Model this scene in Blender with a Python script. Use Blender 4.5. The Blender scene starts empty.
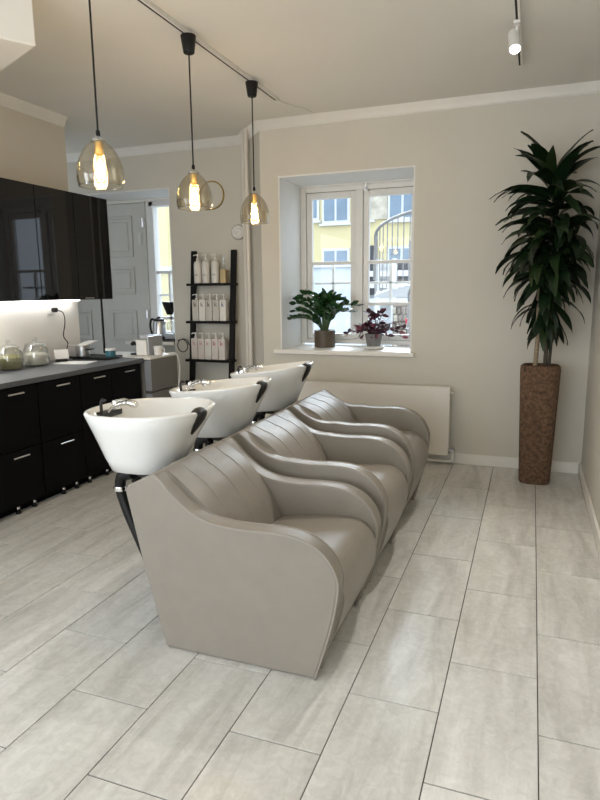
import bpy, bmesh, math, random
from mathutils import Vector, Matrix, Quaternion
random.seed(7)
S = bpy.context.scene
COL = S.collection
PI = math.pi

# ------------------------------------------------------------------ camera
H = 1.3453
F_PX, YAW, PITCH, ROLL = 613.66, 0.3596, 0.1755, -0.0105
def cam_basis():
    cy, sy, cp, sp = math.cos(YAW), math.sin(YAW), math.cos(PITCH), math.sin(PITCH)
    f = Vector((-sy*cp, cy*cp, -sp)); r = Vector((cy, sy, 0)); u = r.cross(f)
    cr, sr = math.cos(ROLL), math.sin(ROLL)
    return cr*r + sr*u, -sr*r + cr*u, f
r_, u_, f_ = cam_basis()
cam_d = bpy.data.cameras.new('camera')
cam_d.sensor_fit = 'HORIZONTAL'; cam_d.sensor_width = 36.0; cam_d.lens = 36.0*F_PX/600.0
cam_d.clip_start = 0.02; cam_d.clip_end = 300
cam = bpy.data.objects.new('camera', cam_d); COL.objects.link(cam)
cam.matrix_world = Matrix(((r_.x, u_.x, -f_.x, 0), (r_.y, u_.y, -f_.y, 0), (r_.z, u_.z, -f_.z, H), (0, 0, 0, 1)))
S.camera = cam

# ------------------------------------------------------------------ world, sun, daylight lamps, exposure
S.view_settings.view_transform = 'Standard'
S.view_settings.look = 'None'
S.view_settings.gamma = 1.0
S.view_settings.use_curve_mapping = False
S.view_settings.exposure = 0.45
W = bpy.data.worlds.new('world'); S.world = W; W.use_nodes = True
bg = W.node_tree.nodes['Background']
bg.inputs['Color'].default_value = (0.78, 0.88, 1.0, 1); bg.inputs['Strength'].default_value = 2.3

def light(name, kind, loc, energy, color, target=None, **kw):
    d = bpy.data.lights.new(name, kind); d.energy = energy; d.color = color
    for k, v in kw.items(): setattr(d, k, v)
    o = bpy.data.objects.new(name, d); COL.objects.link(o); o.location = loc
    if target is not None:
        o.rotation_euler = (Vector(target) - Vector(loc)).to_track_quat('-Z', 'Y').to_euler()
    return o
# soft high daylight over the courtyard, falling in through the back window
light('sun', 'SUN', (-3.6, 13.3, 6.1), 6.0, (0.84, 0.92, 1.0), target=(-0.3, 2.7, 0), angle=math.radians(42))
# area lamps added as daylight from two unseen windows behind and beside camera (openings in wall_front and wall_left)
light('unseen_front_daylight', 'AREA', (-1.55, -2.46, 1.45), 48, (1.0, 0.98, 0.94), target=(-1.55, 3, 1.25), shape='RECTANGLE', size=3.2, size_y=2.0)
light('unseen_side_daylight', 'AREA', (-3.44, -0.5, 1.45), 22, (0.93, 0.96, 1.0), target=(3, -0.5, 1.2), shape='RECTANGLE', size=2.2, size_y=1.7)

# ------------------------------------------------------------------ materials
MATS = {}
def nodes_of(name):
    m = bpy.data.materials.new(name); m.use_nodes = True
    nt = m.node_tree; b = nt.nodes['Principled BSDF']
    return m, nt, b
def mat(name, col, rough=0.5, metal=0.0, var=0.0, scale=8.0, bump=0.0, bscale=60.0, spec=None, coat=0.0, coatr=0.05, stretch=None, emit=None, estr=0.0, sheen=0.0):
    if name in MATS: return MATS[name]
    m, nt, b = nodes_of(name)
    b.inputs['Base Color'].default_value = (*col, 1)
    b.inputs['Roughness'].default_value = rough
    b.inputs['Metallic'].default_value = metal
    if spec is not None: b.inputs['Specular IOR Level'].default_value = spec
    if coat: b.inputs['Coat Weight'].default_value = coat; b.inputs['Coat Roughness'].default_value = coatr
    if emit: b.inputs['Emission Color'].default_value = (*emit, 1); b.inputs['Emission Strength'].default_value = estr
    tc = nt.nodes.new('ShaderNodeTexCoord'); vec = tc.outputs['Object']
    if stretch:
        mp = nt.nodes.new('ShaderNodeMapping'); mp.inputs['Scale'].default_value = stretch
        nt.links.new(vec, mp.inputs['Vector']); vec = mp.outputs['Vector']
    n = nt.nodes.new('ShaderNodeTexNoise'); n.inputs['Scale'].default_value = scale; n.inputs['Detail'].default_value = 4
    nt.links.new(vec, n.inputs['Vector'])
    cr = nt.nodes.new('ShaderNodeValToRGB')
    v = max(var, 0.015)
    cr.color_ramp.elements[0].position = 0.3; cr.color_ramp.elements[1].position = 0.7
    cr.color_ramp.elements[0].color = (*[max(0, c*(1-v)) for c in col], 1)
    cr.color_ramp.elements[1].color = (*[min(1, c*(1+v)) for c in col], 1)
    nt.links.new(n.outputs['Fac'], cr.inputs['Fac']); nt.links.new(cr.outputs['Color'], b.inputs['Base Color'])
    if bump:
        n2 = nt.nodes.new('ShaderNodeTexNoise'); n2.inputs['Scale'].default_value = bscale; n2.inputs['Detail'].default_value = 3
        nt.links.new(vec, n2.inputs['Vector'])
        bp = nt.nodes.new('ShaderNodeBump'); bp.inputs['Strength'].default_value = bump; bp.inputs['Distance'].default_value = 0.01
        nt.links.new(n2.outputs['Fac'], bp.inputs['Height']); nt.links.new(bp.outputs['Normal'], b.inputs['Normal'])
    MATS[name] = m
    return m
def glass_mat(name, tint=(1, 1, 1), refl=0.08, rough=0.0, edge=0.6):
    m = bpy.data.materials.new(name); m.use_nodes = True; nt = m.node_tree; nt.nodes.clear()
    out = nt.nodes.new('ShaderNodeOutputMaterial'); mx = nt.nodes.new('ShaderNodeMixShader')
    tr = nt.nodes.new('ShaderNodeBsdfTransparent'); gl = nt.nodes.new('ShaderNodeBsdfGlossy')
    fr = nt.nodes.new('ShaderNodeLayerWeight'); fr.inputs['Blend'].default_value = 0.25
    ma = nt.nodes.new('ShaderNodeMath'); ma.operation = 'MULTIPLY_ADD'; ma.inputs[1].default_value = edge; ma.inputs[2].default_value = refl
    nz = nt.nodes.new('ShaderNodeTexNoise'); nz.inputs['Scale'].default_value = 3
    mixc = nt.nodes.new('ShaderNodeMix'); mixc.data_type = 'RGBA'
    mixc.inputs[6].default_value = (*tint, 1); mixc.inputs[7].default_value = (*[c*0.96 for c in tint], 1)
    nt.links.new(nz.outputs['Fac'], mixc.inputs[0]); nt.links.new(mixc.outputs[2], tr.inputs['Color'])
    gl.inputs['Roughness'].default_value = rough
    nt.links.new(fr.outputs['Facing'], ma.inputs[0]); nt.links.new(ma.outputs[0], mx.inputs[0])
    nt.links.new(tr.outputs[0], mx.inputs[1]); nt.links.new(gl.outputs[0], mx.inputs[2]); nt.links.new(mx.outputs[0], out.inputs['Surface'])
    return m
def tile_mat():
    m, nt, b = nodes_of('floor_tile')
    tc = nt.nodes.new('ShaderNodeTexCoord'); oi = nt.nodes.new('ShaderNodeObjectInfo')
    add = nt.nodes.new('ShaderNodeVectorMath'); add.operation = 'ADD'
    sc = nt.nodes.new('ShaderNodeMath'); sc.operation = 'MULTIPLY'; sc.inputs[1].default_value = 40
    nt.links.new(oi.outputs['Random'], sc.inputs[0])
    cb = nt.nodes.new('ShaderNodeCombineXYZ')
    for i in range(3): nt.links.new(sc.outputs[0], cb.inputs[i])
    nt.links.new(tc.outputs['Object'], add.inputs[0]); nt.links.new(cb.outputs[0], add.inputs[1])
    mp = nt.nodes.new('ShaderNodeMapping'); mp.inputs['Scale'].default_value = (8.0, 1.3, 1); nt.links.new(add.outputs[0], mp.inputs['Vector'])
    n1 = nt.nodes.new('ShaderNodeTexNoise'); n1.inputs['Scale'].default_value = 1.3; n1.inputs['Detail'].default_value = 6; n1.inputs['Roughness'].default_value = 0.62; n1.inputs['Distortion'].default_value = 0.6
    nt.links.new(mp.outputs[0], n1.inputs['Vector'])
    r1 = nt.nodes.new('ShaderNodeValToRGB'); e = r1.color_ramp.elements
    e[0].position = 0.33; e[0].color = (0.50, 0.485, 0.45, 1); e[1].position = 0.66; e[1].color = (0.69, 0.68, 0.645, 1)
    e2 = r1.color_ramp.elements.new(0.48); e2.color = (0.605, 0.592, 0.555, 1)
    nt.links.new(n1.outputs['Fac'], r1.inputs['Fac'])
    n2 = nt.nodes.new('ShaderNodeTexNoise'); n2.inputs['Scale'].default_value = 22; n2.inputs['Distortion'].default_value = 1.2; n2.inputs['Detail'].default_value = 8; n2.inputs['Roughness'].default_value = 0.7
    nt.links.new(add.outputs[0], n2.inputs['Vector'])
    r2 = nt.nodes.new('ShaderNodeValToRGB'); r2.color_ramp.elements[0].position = 0.38; r2.color_ramp.elements[0].color = (0.90, 0.90, 0.895, 1); r2.color_ramp.elements[1].position = 0.62; r2.color_ramp.elements[1].color = (1.07, 1.07, 1.07, 1)
    nt.links.new(n2.outputs['Fac'], r2.inputs['Fac'])
    mx = nt.nodes.new('ShaderNodeMix'); mx.data_type = 'RGBA'; mx.blend_type = 'MULTIPLY'; mx.inputs[0].default_value = 0.8
    nt.links.new(r1.outputs[0], mx.inputs[6]); nt.links.new(r2.outputs[0], mx.inputs[7]); nt.links.new(mx.outputs[2], b.inputs['Base Color'])
    b.inputs['Roughness'].default_value = 0.27; b.inputs['Specular IOR Level'].default_value = 0.55
    bp = nt.nodes.new('ShaderNodeBump'); bp.inputs['Strength'].default_value = 0.06; bp.inputs['Distance'].default_value = 0.005
    nt.links.new(n2.outputs['Fac'], bp.inputs['Height']); nt.links.new(bp.outputs['Normal'], b.inputs['Normal'])
    return m
M = dict(
    wall=mat('wall_paint', (0.605, 0.575, 0.50), 0.85, var=0.02, scale=2.5, bump=0.05, bscale=90),
    ceil=mat('ceiling_paint', (0.79, 0.775, 0.73), 0.9, var=0.02, scale=1.5, bump=0.04, bscale=70),
    trim=mat('trim_white', (0.78, 0.755, 0.70), 0.5, var=0.02),
    reveal=mat('reveal_white', (0.76, 0.76, 0.74), 0.7, var=0.02),
    framew=mat('window_paint', (0.72, 0.71, 0.68), 0.4, var=0.02),
    splash=mat('splash_white', (0.74, 0.72, 0.68), 0.35, var=0.02),
    grout=mat('grout_dark', (0.06, 0.05, 0.042), 0.9, var=0.1),
    tile=tile_mat(),
    black=mat('cabinet_black', (0.003, 0.003, 0.0035), 0.5, var=0.1, spec=0.08),
    blackgloss=mat('cabinet_gloss_black', (0.004, 0.004, 0.005), 0.03, var=0.1, spec=0.36),
    blackmatte=mat('black_plastic', (0.006, 0.006, 0.006), 0.45, var=0.1, spec=0.3),
    ladder=mat('black_ladder_wood', (0.005, 0.0045, 0.004), 0.55, var=0.2, scale=30, spec=0.2),
    counter=mat('counter_slate', (0.085, 0.09, 0.10), 0.4, var=0.12, scale=40),
    chrome=mat('chrome', (0.78, 0.78, 0.78), 0.12, 1.0),
    steel=mat('brushed_steel', (0.55, 0.56, 0.57), 0.28, 1.0, var=0.05, scale=30, stretch=(1, 1, 12)),
    brass=mat('brass', (0.62, 0.47, 0.20), 0.3, 1.0),
    leather=mat('taupe_leather', (0.252, 0.226, 0.193), 0.40, var=0.035, scale=14, bump=0.10, bscale=420, spec=0.38),
    leatherd=mat('taupe_piping', (0.285, 0.258, 0.222), 0.42, var=0.03, scale=20),
    stitch=mat('stitch_light', (0.36, 0.33, 0.285), 0.6, var=0.03),
    ceramic=mat('basin_ceramic', (0.80, 0.805, 0.79), 0.12, var=0.01, spec=0.5, coat=0.3),
    rubber=mat('black_rubber', (0.012, 0.012, 0.012), 0.4, var=0.1),
    rad=mat('radiator_enamel', (0.70, 0.665, 0.60), 0.35, var=0.015),
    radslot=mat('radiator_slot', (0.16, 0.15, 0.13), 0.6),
    pipe=mat('pipe_paint', (0.66, 0.625, 0.56), 0.4, var=0.02),
    planter=mat('planter_brown', (0.125, 0.070, 0.038), 0.85, var=0.55, scale=45, bump=0.9, bscale=110),
    soil=mat('soil', (0.03, 0.022, 0.015), 0.95, var=0.4, scale=60, bump=0.6),
    cane=mat('cane_bark', (0.26, 0.20, 0.13), 0.8, var=0.25, scale=25, bump=0.3, stretch=(1, 1, 6)),
    canedark=mat('cane_dark', (0.06, 0.05, 0.035), 0.8, var=0.25, scale=25, bump=0.3),
    leaf=mat('dracaena_leaf', (0.0065, 0.018, 0.006), 0.36, var=0.35, scale=9, spec=0.3),
    leafb=mat('dracaena_leaf_light', (0.018, 0.036, 0.011), 0.38, var=0.3, scale=9, spec=0.3),
    zz=mat('zz_leaf', (0.018, 0.060, 0.018), 0.25, var=0.35, scale=15, spec=0.5),
    zzstem=mat('zz_stem', (0.05, 0.095, 0.03), 0.5, var=0.2),
    purple=mat('purple_leaf', (0.052, 0.014, 0.026), 0.45, var=0.4, scale=15),
    pink=mat('pink_leaf', (0.20, 0.05, 0.07), 0.5, var=0.4, scale=20),
    potbrown=mat('pot_bronze', (0.075, 0.052, 0.030), 0.45, var=0.25, scale=12, bump=0.15),
    potgrey=mat('pot_grey', (0.17, 0.165, 0.16), 0.7, var=0.2, scale=20),
    white=mat('white_plastic', (0.76, 0.745, 0.71), 0.35, var=0.015),
    fridge=mat('fridge_grey', (0.17, 0.165, 0.155), 0.45, var=0.03),
    fridgedoor=mat('fridge_door_silver', (0.42, 0.44, 0.47), 0.35, 0.4, var=0.03),
    teal=mat('teal_tin', (0.028, 0.13, 0.17), 0.35, var=0.1),
    powdergreen=mat('powder_green', (0.30, 0.27, 0.10), 0.95, var=0.2, scale=60, bump=0.5, bscale=200),
    powderwhite=mat('powder_white', (0.68, 0.65, 0.57), 0.95, var=0.06, scale=60, bump=0.4, bscale=200),
    paper=mat('paper_white', (0.78, 0.77, 0.75), 0.7, var=0.01),
    bottlew=mat('bottle_white', (0.70, 0.675, 0.62), 0.35, var=0.02),
    bottleg=mat('bottle_grey', (0.50, 0.48, 0.43), 0.35, var=0.02),
    bottlep=mat('bottle_blush', (0.66, 0.60, 0.555), 0.35, var=0.02),
    inkblack=mat('ink_black', (0.012, 0.012, 0.012), 0.5), inkred=mat('ink_red', (0.35, 0.03, 0.04), 0.5),
    inkpink=mat('ink_pink', (0.50, 0.22, 0.20), 0.5), inkgrey=mat('ink_grey', (0.16, 0.15, 0.14), 0.5),
    inkblue=mat('ink_blue', (0.03, 0.05, 0.16), 0.5),
    amber=mat('amber_liquid', (0.55, 0.42, 0.22), 0.3, var=0.1),
    doorpaint=mat('door_paint', (0.56, 0.55, 0.51), 0.45, var=0.02),
    darkgap=mat('gap_dark', (0.01, 0.01, 0.01), 0.8),
    yellow=mat('facade_yellow', (0.60, 0.52, 0.29), 0.9, var=0.04, scale=1.0, bump=0.2, bscale=20),
    stone=mat('facade_stone', (0.43, 0.39, 0.31), 0.95, var=0.3, scale=3.0, bump=0.6, bscale=6),
    facew=mat('facade_white', (0.58, 0.59, 0.59), 0.7, var=0.03),
    brick=mat('rubble_brick', (0.21, 0.175, 0.145), 0.95, var=0.35, scale=4),
    court=mat('courtyard_paving', (0.30, 0.30, 0.30), 0.9, var=0.15, scale=2),
    dark=mat('dark_opening', (0.04, 0.04, 0.043), 0.5, var=0.2),
    railmetal=mat('rail_metal', (0.20, 0.195, 0.185), 0.5, 0.3, var=0.1),
    farglass=mat('far_window_glass', (0.12, 0.18, 0.24), 0.15, var=0.15, scale=1.5, spec=0.8),
    bluew=mat('blue_white_boards', (0.55, 0.60, 0.64), 0.8, var=0.03),
    redflower=mat('red_flower', (0.6, 0.03, 0.06), 0.7, var=0.2),
    bulb=mat('bulb_glow', (1, 0.8, 0.5), 0.3, emit=(1.0, 0.66, 0.28), estr=16.0),
    filament=mat('filament_glow', (1, 0.7, 0.4), 0.3, emit=(1.0, 0.72, 0.36), estr=60.0),
    ledglow=mat('led_glow', (1, 1, 1), 0.3, emit=(1.0, 0.97, 0.92), estr=9.0),
    spotglow=mat('spot_glow', (1, 1, 1), 0.3, emit=(1.0, 0.97, 0.92), estr=25.0),
    mixer=mat('dark_fuzz', (0.012, 0.011, 0.010), 0.9, var=0.5, scale=80, bump=1.0, bscale=300),
)
M['glass'] = glass_mat('pane_glass', (0.97, 0.985, 0.99), 0.008, edge=0.25)
M['shade'] = glass_mat('smoky_shade_glass', (0.965, 0.935, 0.865), 0.02)
M['jar'] = glass_mat('jar_glass', (0.95, 0.96, 0.95), 0.10)
M['bulbglass'] = glass_mat('bulb_glass', (1.0, 0.93, 0.80), 0.03)

# ------------------------------------------------------------------ geometry helpers
class MB:
    def __init__(s): s.v = []; s.f = []
    def add(s, vs, fs):
        o = len(s.v); s.v += [tuple(v) for v in vs]; s.f += [tuple(i+o for i in f) for f in fs]; return s
    def box(s, x0, x1, y0, y1, z0, z1):
        return s.add([(x0,y0,z0),(x1,y0,z0),(x1,y1,z0),(x0,y1,z0),(x0,y0,z1),(x1,y0,z1),(x1,y1,z1),(x0,y1,z1)],
                     [(0,3,2,1),(4,5,6,7),(0,1,5,4),(1,2,6,5),(2,3,7,6),(3,0,4,7)])
    def tube(s, pts, rad, n=10, cap=True):
        pts = [Vector(p) for p in pts]; k = len(pts); rs = rad if isinstance(rad, (list, tuple)) else [rad]*k
        if len(rs) != k: rs = [rs[min(len(rs)-1, round(i*(len(rs)-1)/(k-1)))] for i in range(k)]
        vs = []; up = None
        for i, p in enumerate(pts):
            d = (pts[min(i+1, k-1)] - pts[max(i-1, 0)])
            d = d.normalized() if d.length > 1e-9 else Vector((0, 0, 1))
            if up is None:
                up = Vector((0, 0, 1)) if abs(d.z) < 0.9 else Vector((1, 0, 0))
            a = (up - d*up.dot(d))
            if a.length < 1e-6: a = d.orthogonal()
            a.normalize(); up = a; b = d.cross(a)
            for j in range(n):
                t = 2*PI*j/n; vs.append(p + (a*math.cos(t) + b*math.sin(t))*rs[i])
        fs = [(i*n+j, i*n+(j+1) % n, (i+1)*n+(j+1) % n, (i+1)*n+j) for i in range(k-1) for j in range(n)]
        if cap: fs += [tuple(range(n))[::-1], tuple((k-1)*n+j for j in range(n))]
        return s.add(vs, fs)
    def lathe(s, prof, n=32, c=(0, 0, 0), sx=1.0, sy=1.0, power=2.0, closed=False, caps=True):
        vs = []
        for r, z in prof:
            for j in range(n):
                t = 2*PI*j/n; ct, st = math.cos(t), math.sin(t)
                q = 1.0 if power == 2 else (abs(ct)**power + abs(st)**power)**(-1/power)
                vs.append((c[0]+r*ct*q*sx, c[1]+r*st*q*sy, c[2]+z))
        k = len(prof)
        fs = [(i*n+j, i*n+(j+1) % n, (i+1)*n+(j+1) % n, (i+1)*n+j) for i in range(k-1) for j in range(n)]
        if closed: fs += [((k-1)*n+j, (k-1)*n+(j+1) % n, (j+1) % n, j) for j in range(n)]
        elif caps: fs += [tuple(range(n))[::-1], tuple((k-1)*n+j for j in range(n))]
        return s.add(vs, fs)
    def extrude(s, poly, a0, a1, axis='y'):
        n = len(poly)
        def P(p, a):
            return (p[0], a, p[1]) if axis == 'y' else ((a, p[0], p[1]) if axis == 'x' else (p[0], p[1], a))
        vs = [P(p, a0) for p in poly] + [P(p, a1) for p in poly]
        fs = [tuple(range(n)), tuple(range(n, 2*n))[::-1]] + [(i, (i+1) % n, n+(i+1) % n, n+i) for i in range(n)]
        return s.add(vs, fs)
    def xform(s, m):
        s.v = [tuple(m @ Vector(v)) for v in s.v]; return s
    def mesh(s, name, bevel=0.0, seg=2, smooth=True, angle=35, merge=False):
        me = bpy.data.meshes.new(name); me.from_pydata(s.v, [], s.f)
        bm = bmesh.new(); bm.from_mesh(me)
        if merge: bmesh.ops.remove_doubles(bm, verts=bm.verts, dist=1e-5)
        bmesh.ops.recalc_face_normals(bm, faces=bm.faces)
        if bevel > 0:
            ed = [e for e in bm.edges if len(e.link_faces) == 2 and e.calc_face_angle(0) > math.radians(40)]
            bmesh.ops.bevel(bm, geom=ed, offset=bevel, segments=seg, affect='EDGES', profile=0.5, clamp_overlap=True)
        bm.to_mesh(me); bm.free()
        if smooth:
            for p in me.polygons: p.use_smooth = True
            me.set_sharp_from_angle(angle=math.radians(angle))
        return me
    def build(s, name, m, parent=None, bevel=0.0, seg=2, smooth=True, angle=35, loc=None, merge=False):
        me = s.mesh(name, bevel, seg, smooth, angle, merge)
        me.materials.append(M[m] if isinstance(m, str) else m)
        o = link(name, me, parent, loc)
        if bevel > 0 and smooth:
            wn = o.modifiers.new('weighted_normals', 'WEIGHTED_NORMAL'); wn.keep_sharp = True; wn.weight = 100
        return o
def link(name, me, parent=None, loc=None):
    o = bpy.data.objects.new(name, me); COL.objects.link(o)
    if parent: o.parent = parent
    if loc: o.location = loc
    return o
def tag(o, label=None, cat=None, group=None, kind=None):
    if label: o['label'] = label
    if cat: o['category'] = cat
    if group: o['group'] = group
    if kind: o['kind'] = kind
    return o
def thing(name, label, cat, loc=(0, 0, 0), rz=0.0, group=None):
    o = bpy.data.objects.new(name, None); COL.objects.link(o); o.location = loc; o.rotation_euler = (0, 0, rz)
    o.empty_display_size = 0.1
    return tag(o, label, cat, group)
def struct(o): o['kind'] = 'structure'; return o
def copy_tree(o, parent=None):
    c = o.copy(); COL.objects.link(c); c.parent = parent
    if parent: c.matrix_parent_inverse = o.matrix_parent_inverse.copy()
    for ch in list(o.children): copy_tree(ch, c)
    return c
def bez(p0, p1, p2, p3, n=12):
    p0, p1, p2, p3 = map(Vector, (p0, p1, p2, p3)); out = []
    for i in range(n+1):
        t = i/n; u = 1-t; out.append(u**3*p0 + 3*u*u*t*p1 + 3*u*t*t*p2 + t**3*p3)
    return out
def spline(pts, n=6, closed=False):
    P = [Vector(p) for p in pts]; k = len(P); out = []
    rng = k if closed else k-1
    for i in range(rng):
        a = P[(i-1) % k] if closed or i > 0 else P[0]*2-P[1]
        b = P[i]; c = P[(i+1) % k]; d = P[(i+2) % k] if closed or i+2 < k else P[-1]*2-P[-2]
        for j in range(n):
            t = j/n
            out.append(0.5*((2*b)+(c-a)*t+(2*a-5*b+4*c-d)*t*t+(3*b-a-3*c+d)*t**3))
    if not closed: out.append(P[-1])
    return out

# ================================================================== THE ROOM
XL, XR, YB, YBL, YF, ZC = -3.48, 0.398, 4.80, 5.17, -2.5, 2.69
YLE = 4.11            # where the kitchen wall ends
# ---- floor: grout bed + tiles laid in half bond
fl = struct(MB().box(-5.1, XR, YF, 5.9, -0.06, -0.004).build('floor', 'grout'))
TL, TW = 0.5959, 0.30
full = MB().box(-TW/2+.0017, TW/2-.0017, -TL/2+.0022, TL/2-.0022, -0.0045, 0.0).mesh('tile', bevel=0.0008, seg=1); full.materials.append(M['tile'])
count = 0
for i in range(-2, 18):
    xr = 0.0845 - TW*i; xl = xr - TW
    if xl >= XR or xr < -3.9: continue
    base = 3.30 if i % 2 == 0 else 3.602
    for k in range(-12, 6):
        y0 = base + k*TL; y1 = y0 + TL
        if y1 <= -0.2 or y0 >= 5.12: continue
        x0, x1, a, b = xl, min(xr, XR), y0, min(y1, 5.16)
        if x0 > -2.15: b = min(b, YB)
        if b - a < 0.01: continue
        if x1 == xr and b == y1:
            link('tile', full, fl, ((x0+x1)/2, (a+b)/2, 0))
        else:
            cx, cy = (x0+x1)/2, (a+b)/2
            MB().box(x0-cx+.0017, x1-cx-.0017, a-cy+.0022, b-cy-.0022, -0.0045, 0.0).build('tile', 'tile', fl, bevel=0.0008, seg=1, loc=(cx, cy, 0))
        count += 1
# ---- ceiling with bulkhead
cl = struct(MB().box(-5.1, XR+.2, YF-.2, 5.9, ZC, ZC+.12).build('ceiling', 'ceil'))
bz = 2.45; bc = Vector((-2.165, 2.41)); d1 = Vector((-.52, -.854)); d2 = Vector((-.905, .425))
pl = [bc, bc+d1*.95, bc+d1*.95+d2*.9, bc+d2*.9]
struct(MB().extrude([(p.x, p.y) for p in pl], bz, ZC+.01, 'z').build('ceiling_bulkhead', 'ceil', bevel=.004, seg=1))
# ---- walls
def wall_y(name, x0, x1, ya, yb, holes=(), m='wall', z1=ZC):
    mb = MB(); xs = sorted(set([x0, x1]+[h[0] for h in holes]+[h[1] for h in holes])); zs = sorted(set([0, z1]+[h[2] for h in holes]+[h[3] for h in holes]))
    for i in range(len(xs)-1):
        for j in range(len(zs)-1):
            cx, cz = (xs[i]+xs[i+1])/2, (zs[j]+zs[j+1])/2
            if any(h[0] < cx < h[1] and h[2] < cz < h[3] for h in holes): continue
            mb.box(xs[i], xs[i+1], ya, yb, zs[j], zs[j+1])
    return struct(mb.build(name, m, smooth=False, merge=True))
WX0, WX1, WZ0, WZ1, WY = -1.975, -0.868, 0.83, 2.26, 5.28
wall_y('wall_back', -2.13, XR+.2, YB, 5.40, [(WX0, WX1, WZ0, WZ1)])
NX0, NX1, NZ1, NY = -5.0, -3.225, 2.31, 5.62
wall_y('wall_back_left', -5.1, -2.47, YBL, 5.75, [(NX0, NX1, 0, NZ1)])
# splayed chase between the two back walls
struct(MB().extrude([(-2.47, YBL), (-2.13, YB), (-2.13, 5.75), (-2.47, 5.75)], 0, ZC, 'z').build('wall_chase', 'wall', smooth=False))
struct(MB().box(XL-.12, XL, 1.2, YLE, 0, ZC).build('wall_left', 'wall', smooth=False))
mb = MB(); mb.box(XL-.12, XL, -1.6, 1.2, 0, .55).box(XL-.12, XL, -1.6, 1.2, 2.35, ZC).box(XL-.12, XL, YF, -1.6, 0, ZC).box(XL-.12, XL, .6, 1.2, .55, 2.35)
struct(mb.build('wall_left_front', 'wall', smooth=False))
struct(MB().box(-5.22, -5.1, YLE-.12, 5.75, 0, ZC).build('wall_unseen_closing', 'wall', smooth=False))  # unseen closing wall, put in to keep outside light out of the alcove
struct(MB().box(-4.55, XL-.12, YLE-.12, YLE, 0, ZC).build('wall_alcove_light_cut', 'wall', smooth=False))  # unseen wall added to cut light here; its left gap lets some in
struct(MB().box(XR, XR+.15, YF, YB, 0, ZC).build('wall_right', 'wall', smooth=False))
wall_y('wall_front', XL-.12, XR+.15, YF-.15, YF, [(-3.15, .05, .45, 2.45)])
# white painted window reveal lining + alcove lining
mb = MB(); t = .012
mb.box(WX0, WX0+t, YB+.004, WY, WZ0+.03, WZ1).box(WX1-t, WX1, YB+.004, WY, WZ0+.03, WZ1).box(WX0+t, WX1-t, YB+.004, WY, WZ1-t, WZ1)
struct(mb.build('trim_1', 'reveal', smooth=False))
mb = MB(); mb.box(NX1-t, NX1, YBL+.004, NY, 0, NZ1).box(NX0, NX1-t, YBL+.004, NY, NZ1-t, NZ1)
struct(mb.build('trim_2', 'reveal', smooth=False))
# ---- coves
def cove(name, pts, nrm_side):
    prof = [(0, 0), (0, -.072), (.006, -.068), (.012, -.045), (.024, -.022), (.036, -.010), (.040, 0)]
    mb = MB(); P = [Vector(p) for p in pts]; k = len(P); vs = []
    for i, p in enumerate(P):
        ns = []
        for a, b in ((i-1, i), (i, i+1)):
            if 0 <= a and b < k:
                d = (P[b]-P[a]).normalized(); ns.append(Vector((-d.y, d.x))*nrm_side)
        n = sum(ns, Vector((0, 0))); n = n/len(ns); n = n/(n.length**2)
        for q in prof: vs.append((p.x+n.x*q[0], p.y+n.y*q[0], ZC+q[1]))
    m_ = len(prof); fs = [(i*m_+j, i*m_+(j+1) % m_, (i+1)*m_+(j+1) % m_, (i+1)*m_+j) for i in range(k-1) for j in range(m_)]
    fs += [tuple(range(m_)), tuple((k-1)*m_+j for j in range(m_))]
    struct(mb.add(vs, fs).build(name, 'trim', angle=50))
cove('trim_3', [(-5.1, YBL), (-2.47, YBL), (-2.13, YB), (XR, YB), (XR, -2.4)], -1)
cove('trim_4', [(XL, -2.4), (XL, YLE)], -1)
# ---- baseboards
def baseboard(name, x0, x1, y0, y1): struct(MB().box(x0, x1, y0, y1, 0, .085).build(name, 'trim', bevel=.005))
baseboard('baseboard_back', -2.10, XR-.018, YB-.016, YB)
baseboard('baseboard_right', XR-.016, XR, YF+.02, YB)
baseboard('baseboard_back_left', NX1+.02, -2.49, YBL-.016, YBL)

# ---- window_1 : casement in the deep reveal
w1 = struct(thing('window_1', None, None, ((WX0+WX1)/2, WY, .89)))
def sub(parent, mb, name, m, bevel=0.0, **k):
    L = parent.location
    mb.v = [(v[0]-L.x, v[1]-L.y, v[2]-L.z) for v in mb.v]
    return mb.build(name, m, parent, bevel, **k)
fz0, fz1, fx0, fx1 = .88, 2.235, WX0+.012, WX1-.012
mb = MB()
mb.box(fx0, fx0+.05, WY, WY+.11, fz0, fz1).box(fx1-.05, fx1, WY, WY+.11, fz0, fz1).box(fx0+.05, fx1-.05, WY, WY+.11, fz1-.045, fz1).box(fx0+.05, fx1-.05, WY, WY+.11, fz0, fz0+.035)
mb.box(-1.455, -1.395, WY-.004, WY+.11, fz0+.035, fz1-.045)
sub(w1, mb, 'window_frame', 'framew', .004)
sub(w1, MB().box(fx0, fx1, WY-.012, WY+.11, fz1, WZ1-.012), 'head_board', 'reveal')
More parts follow.
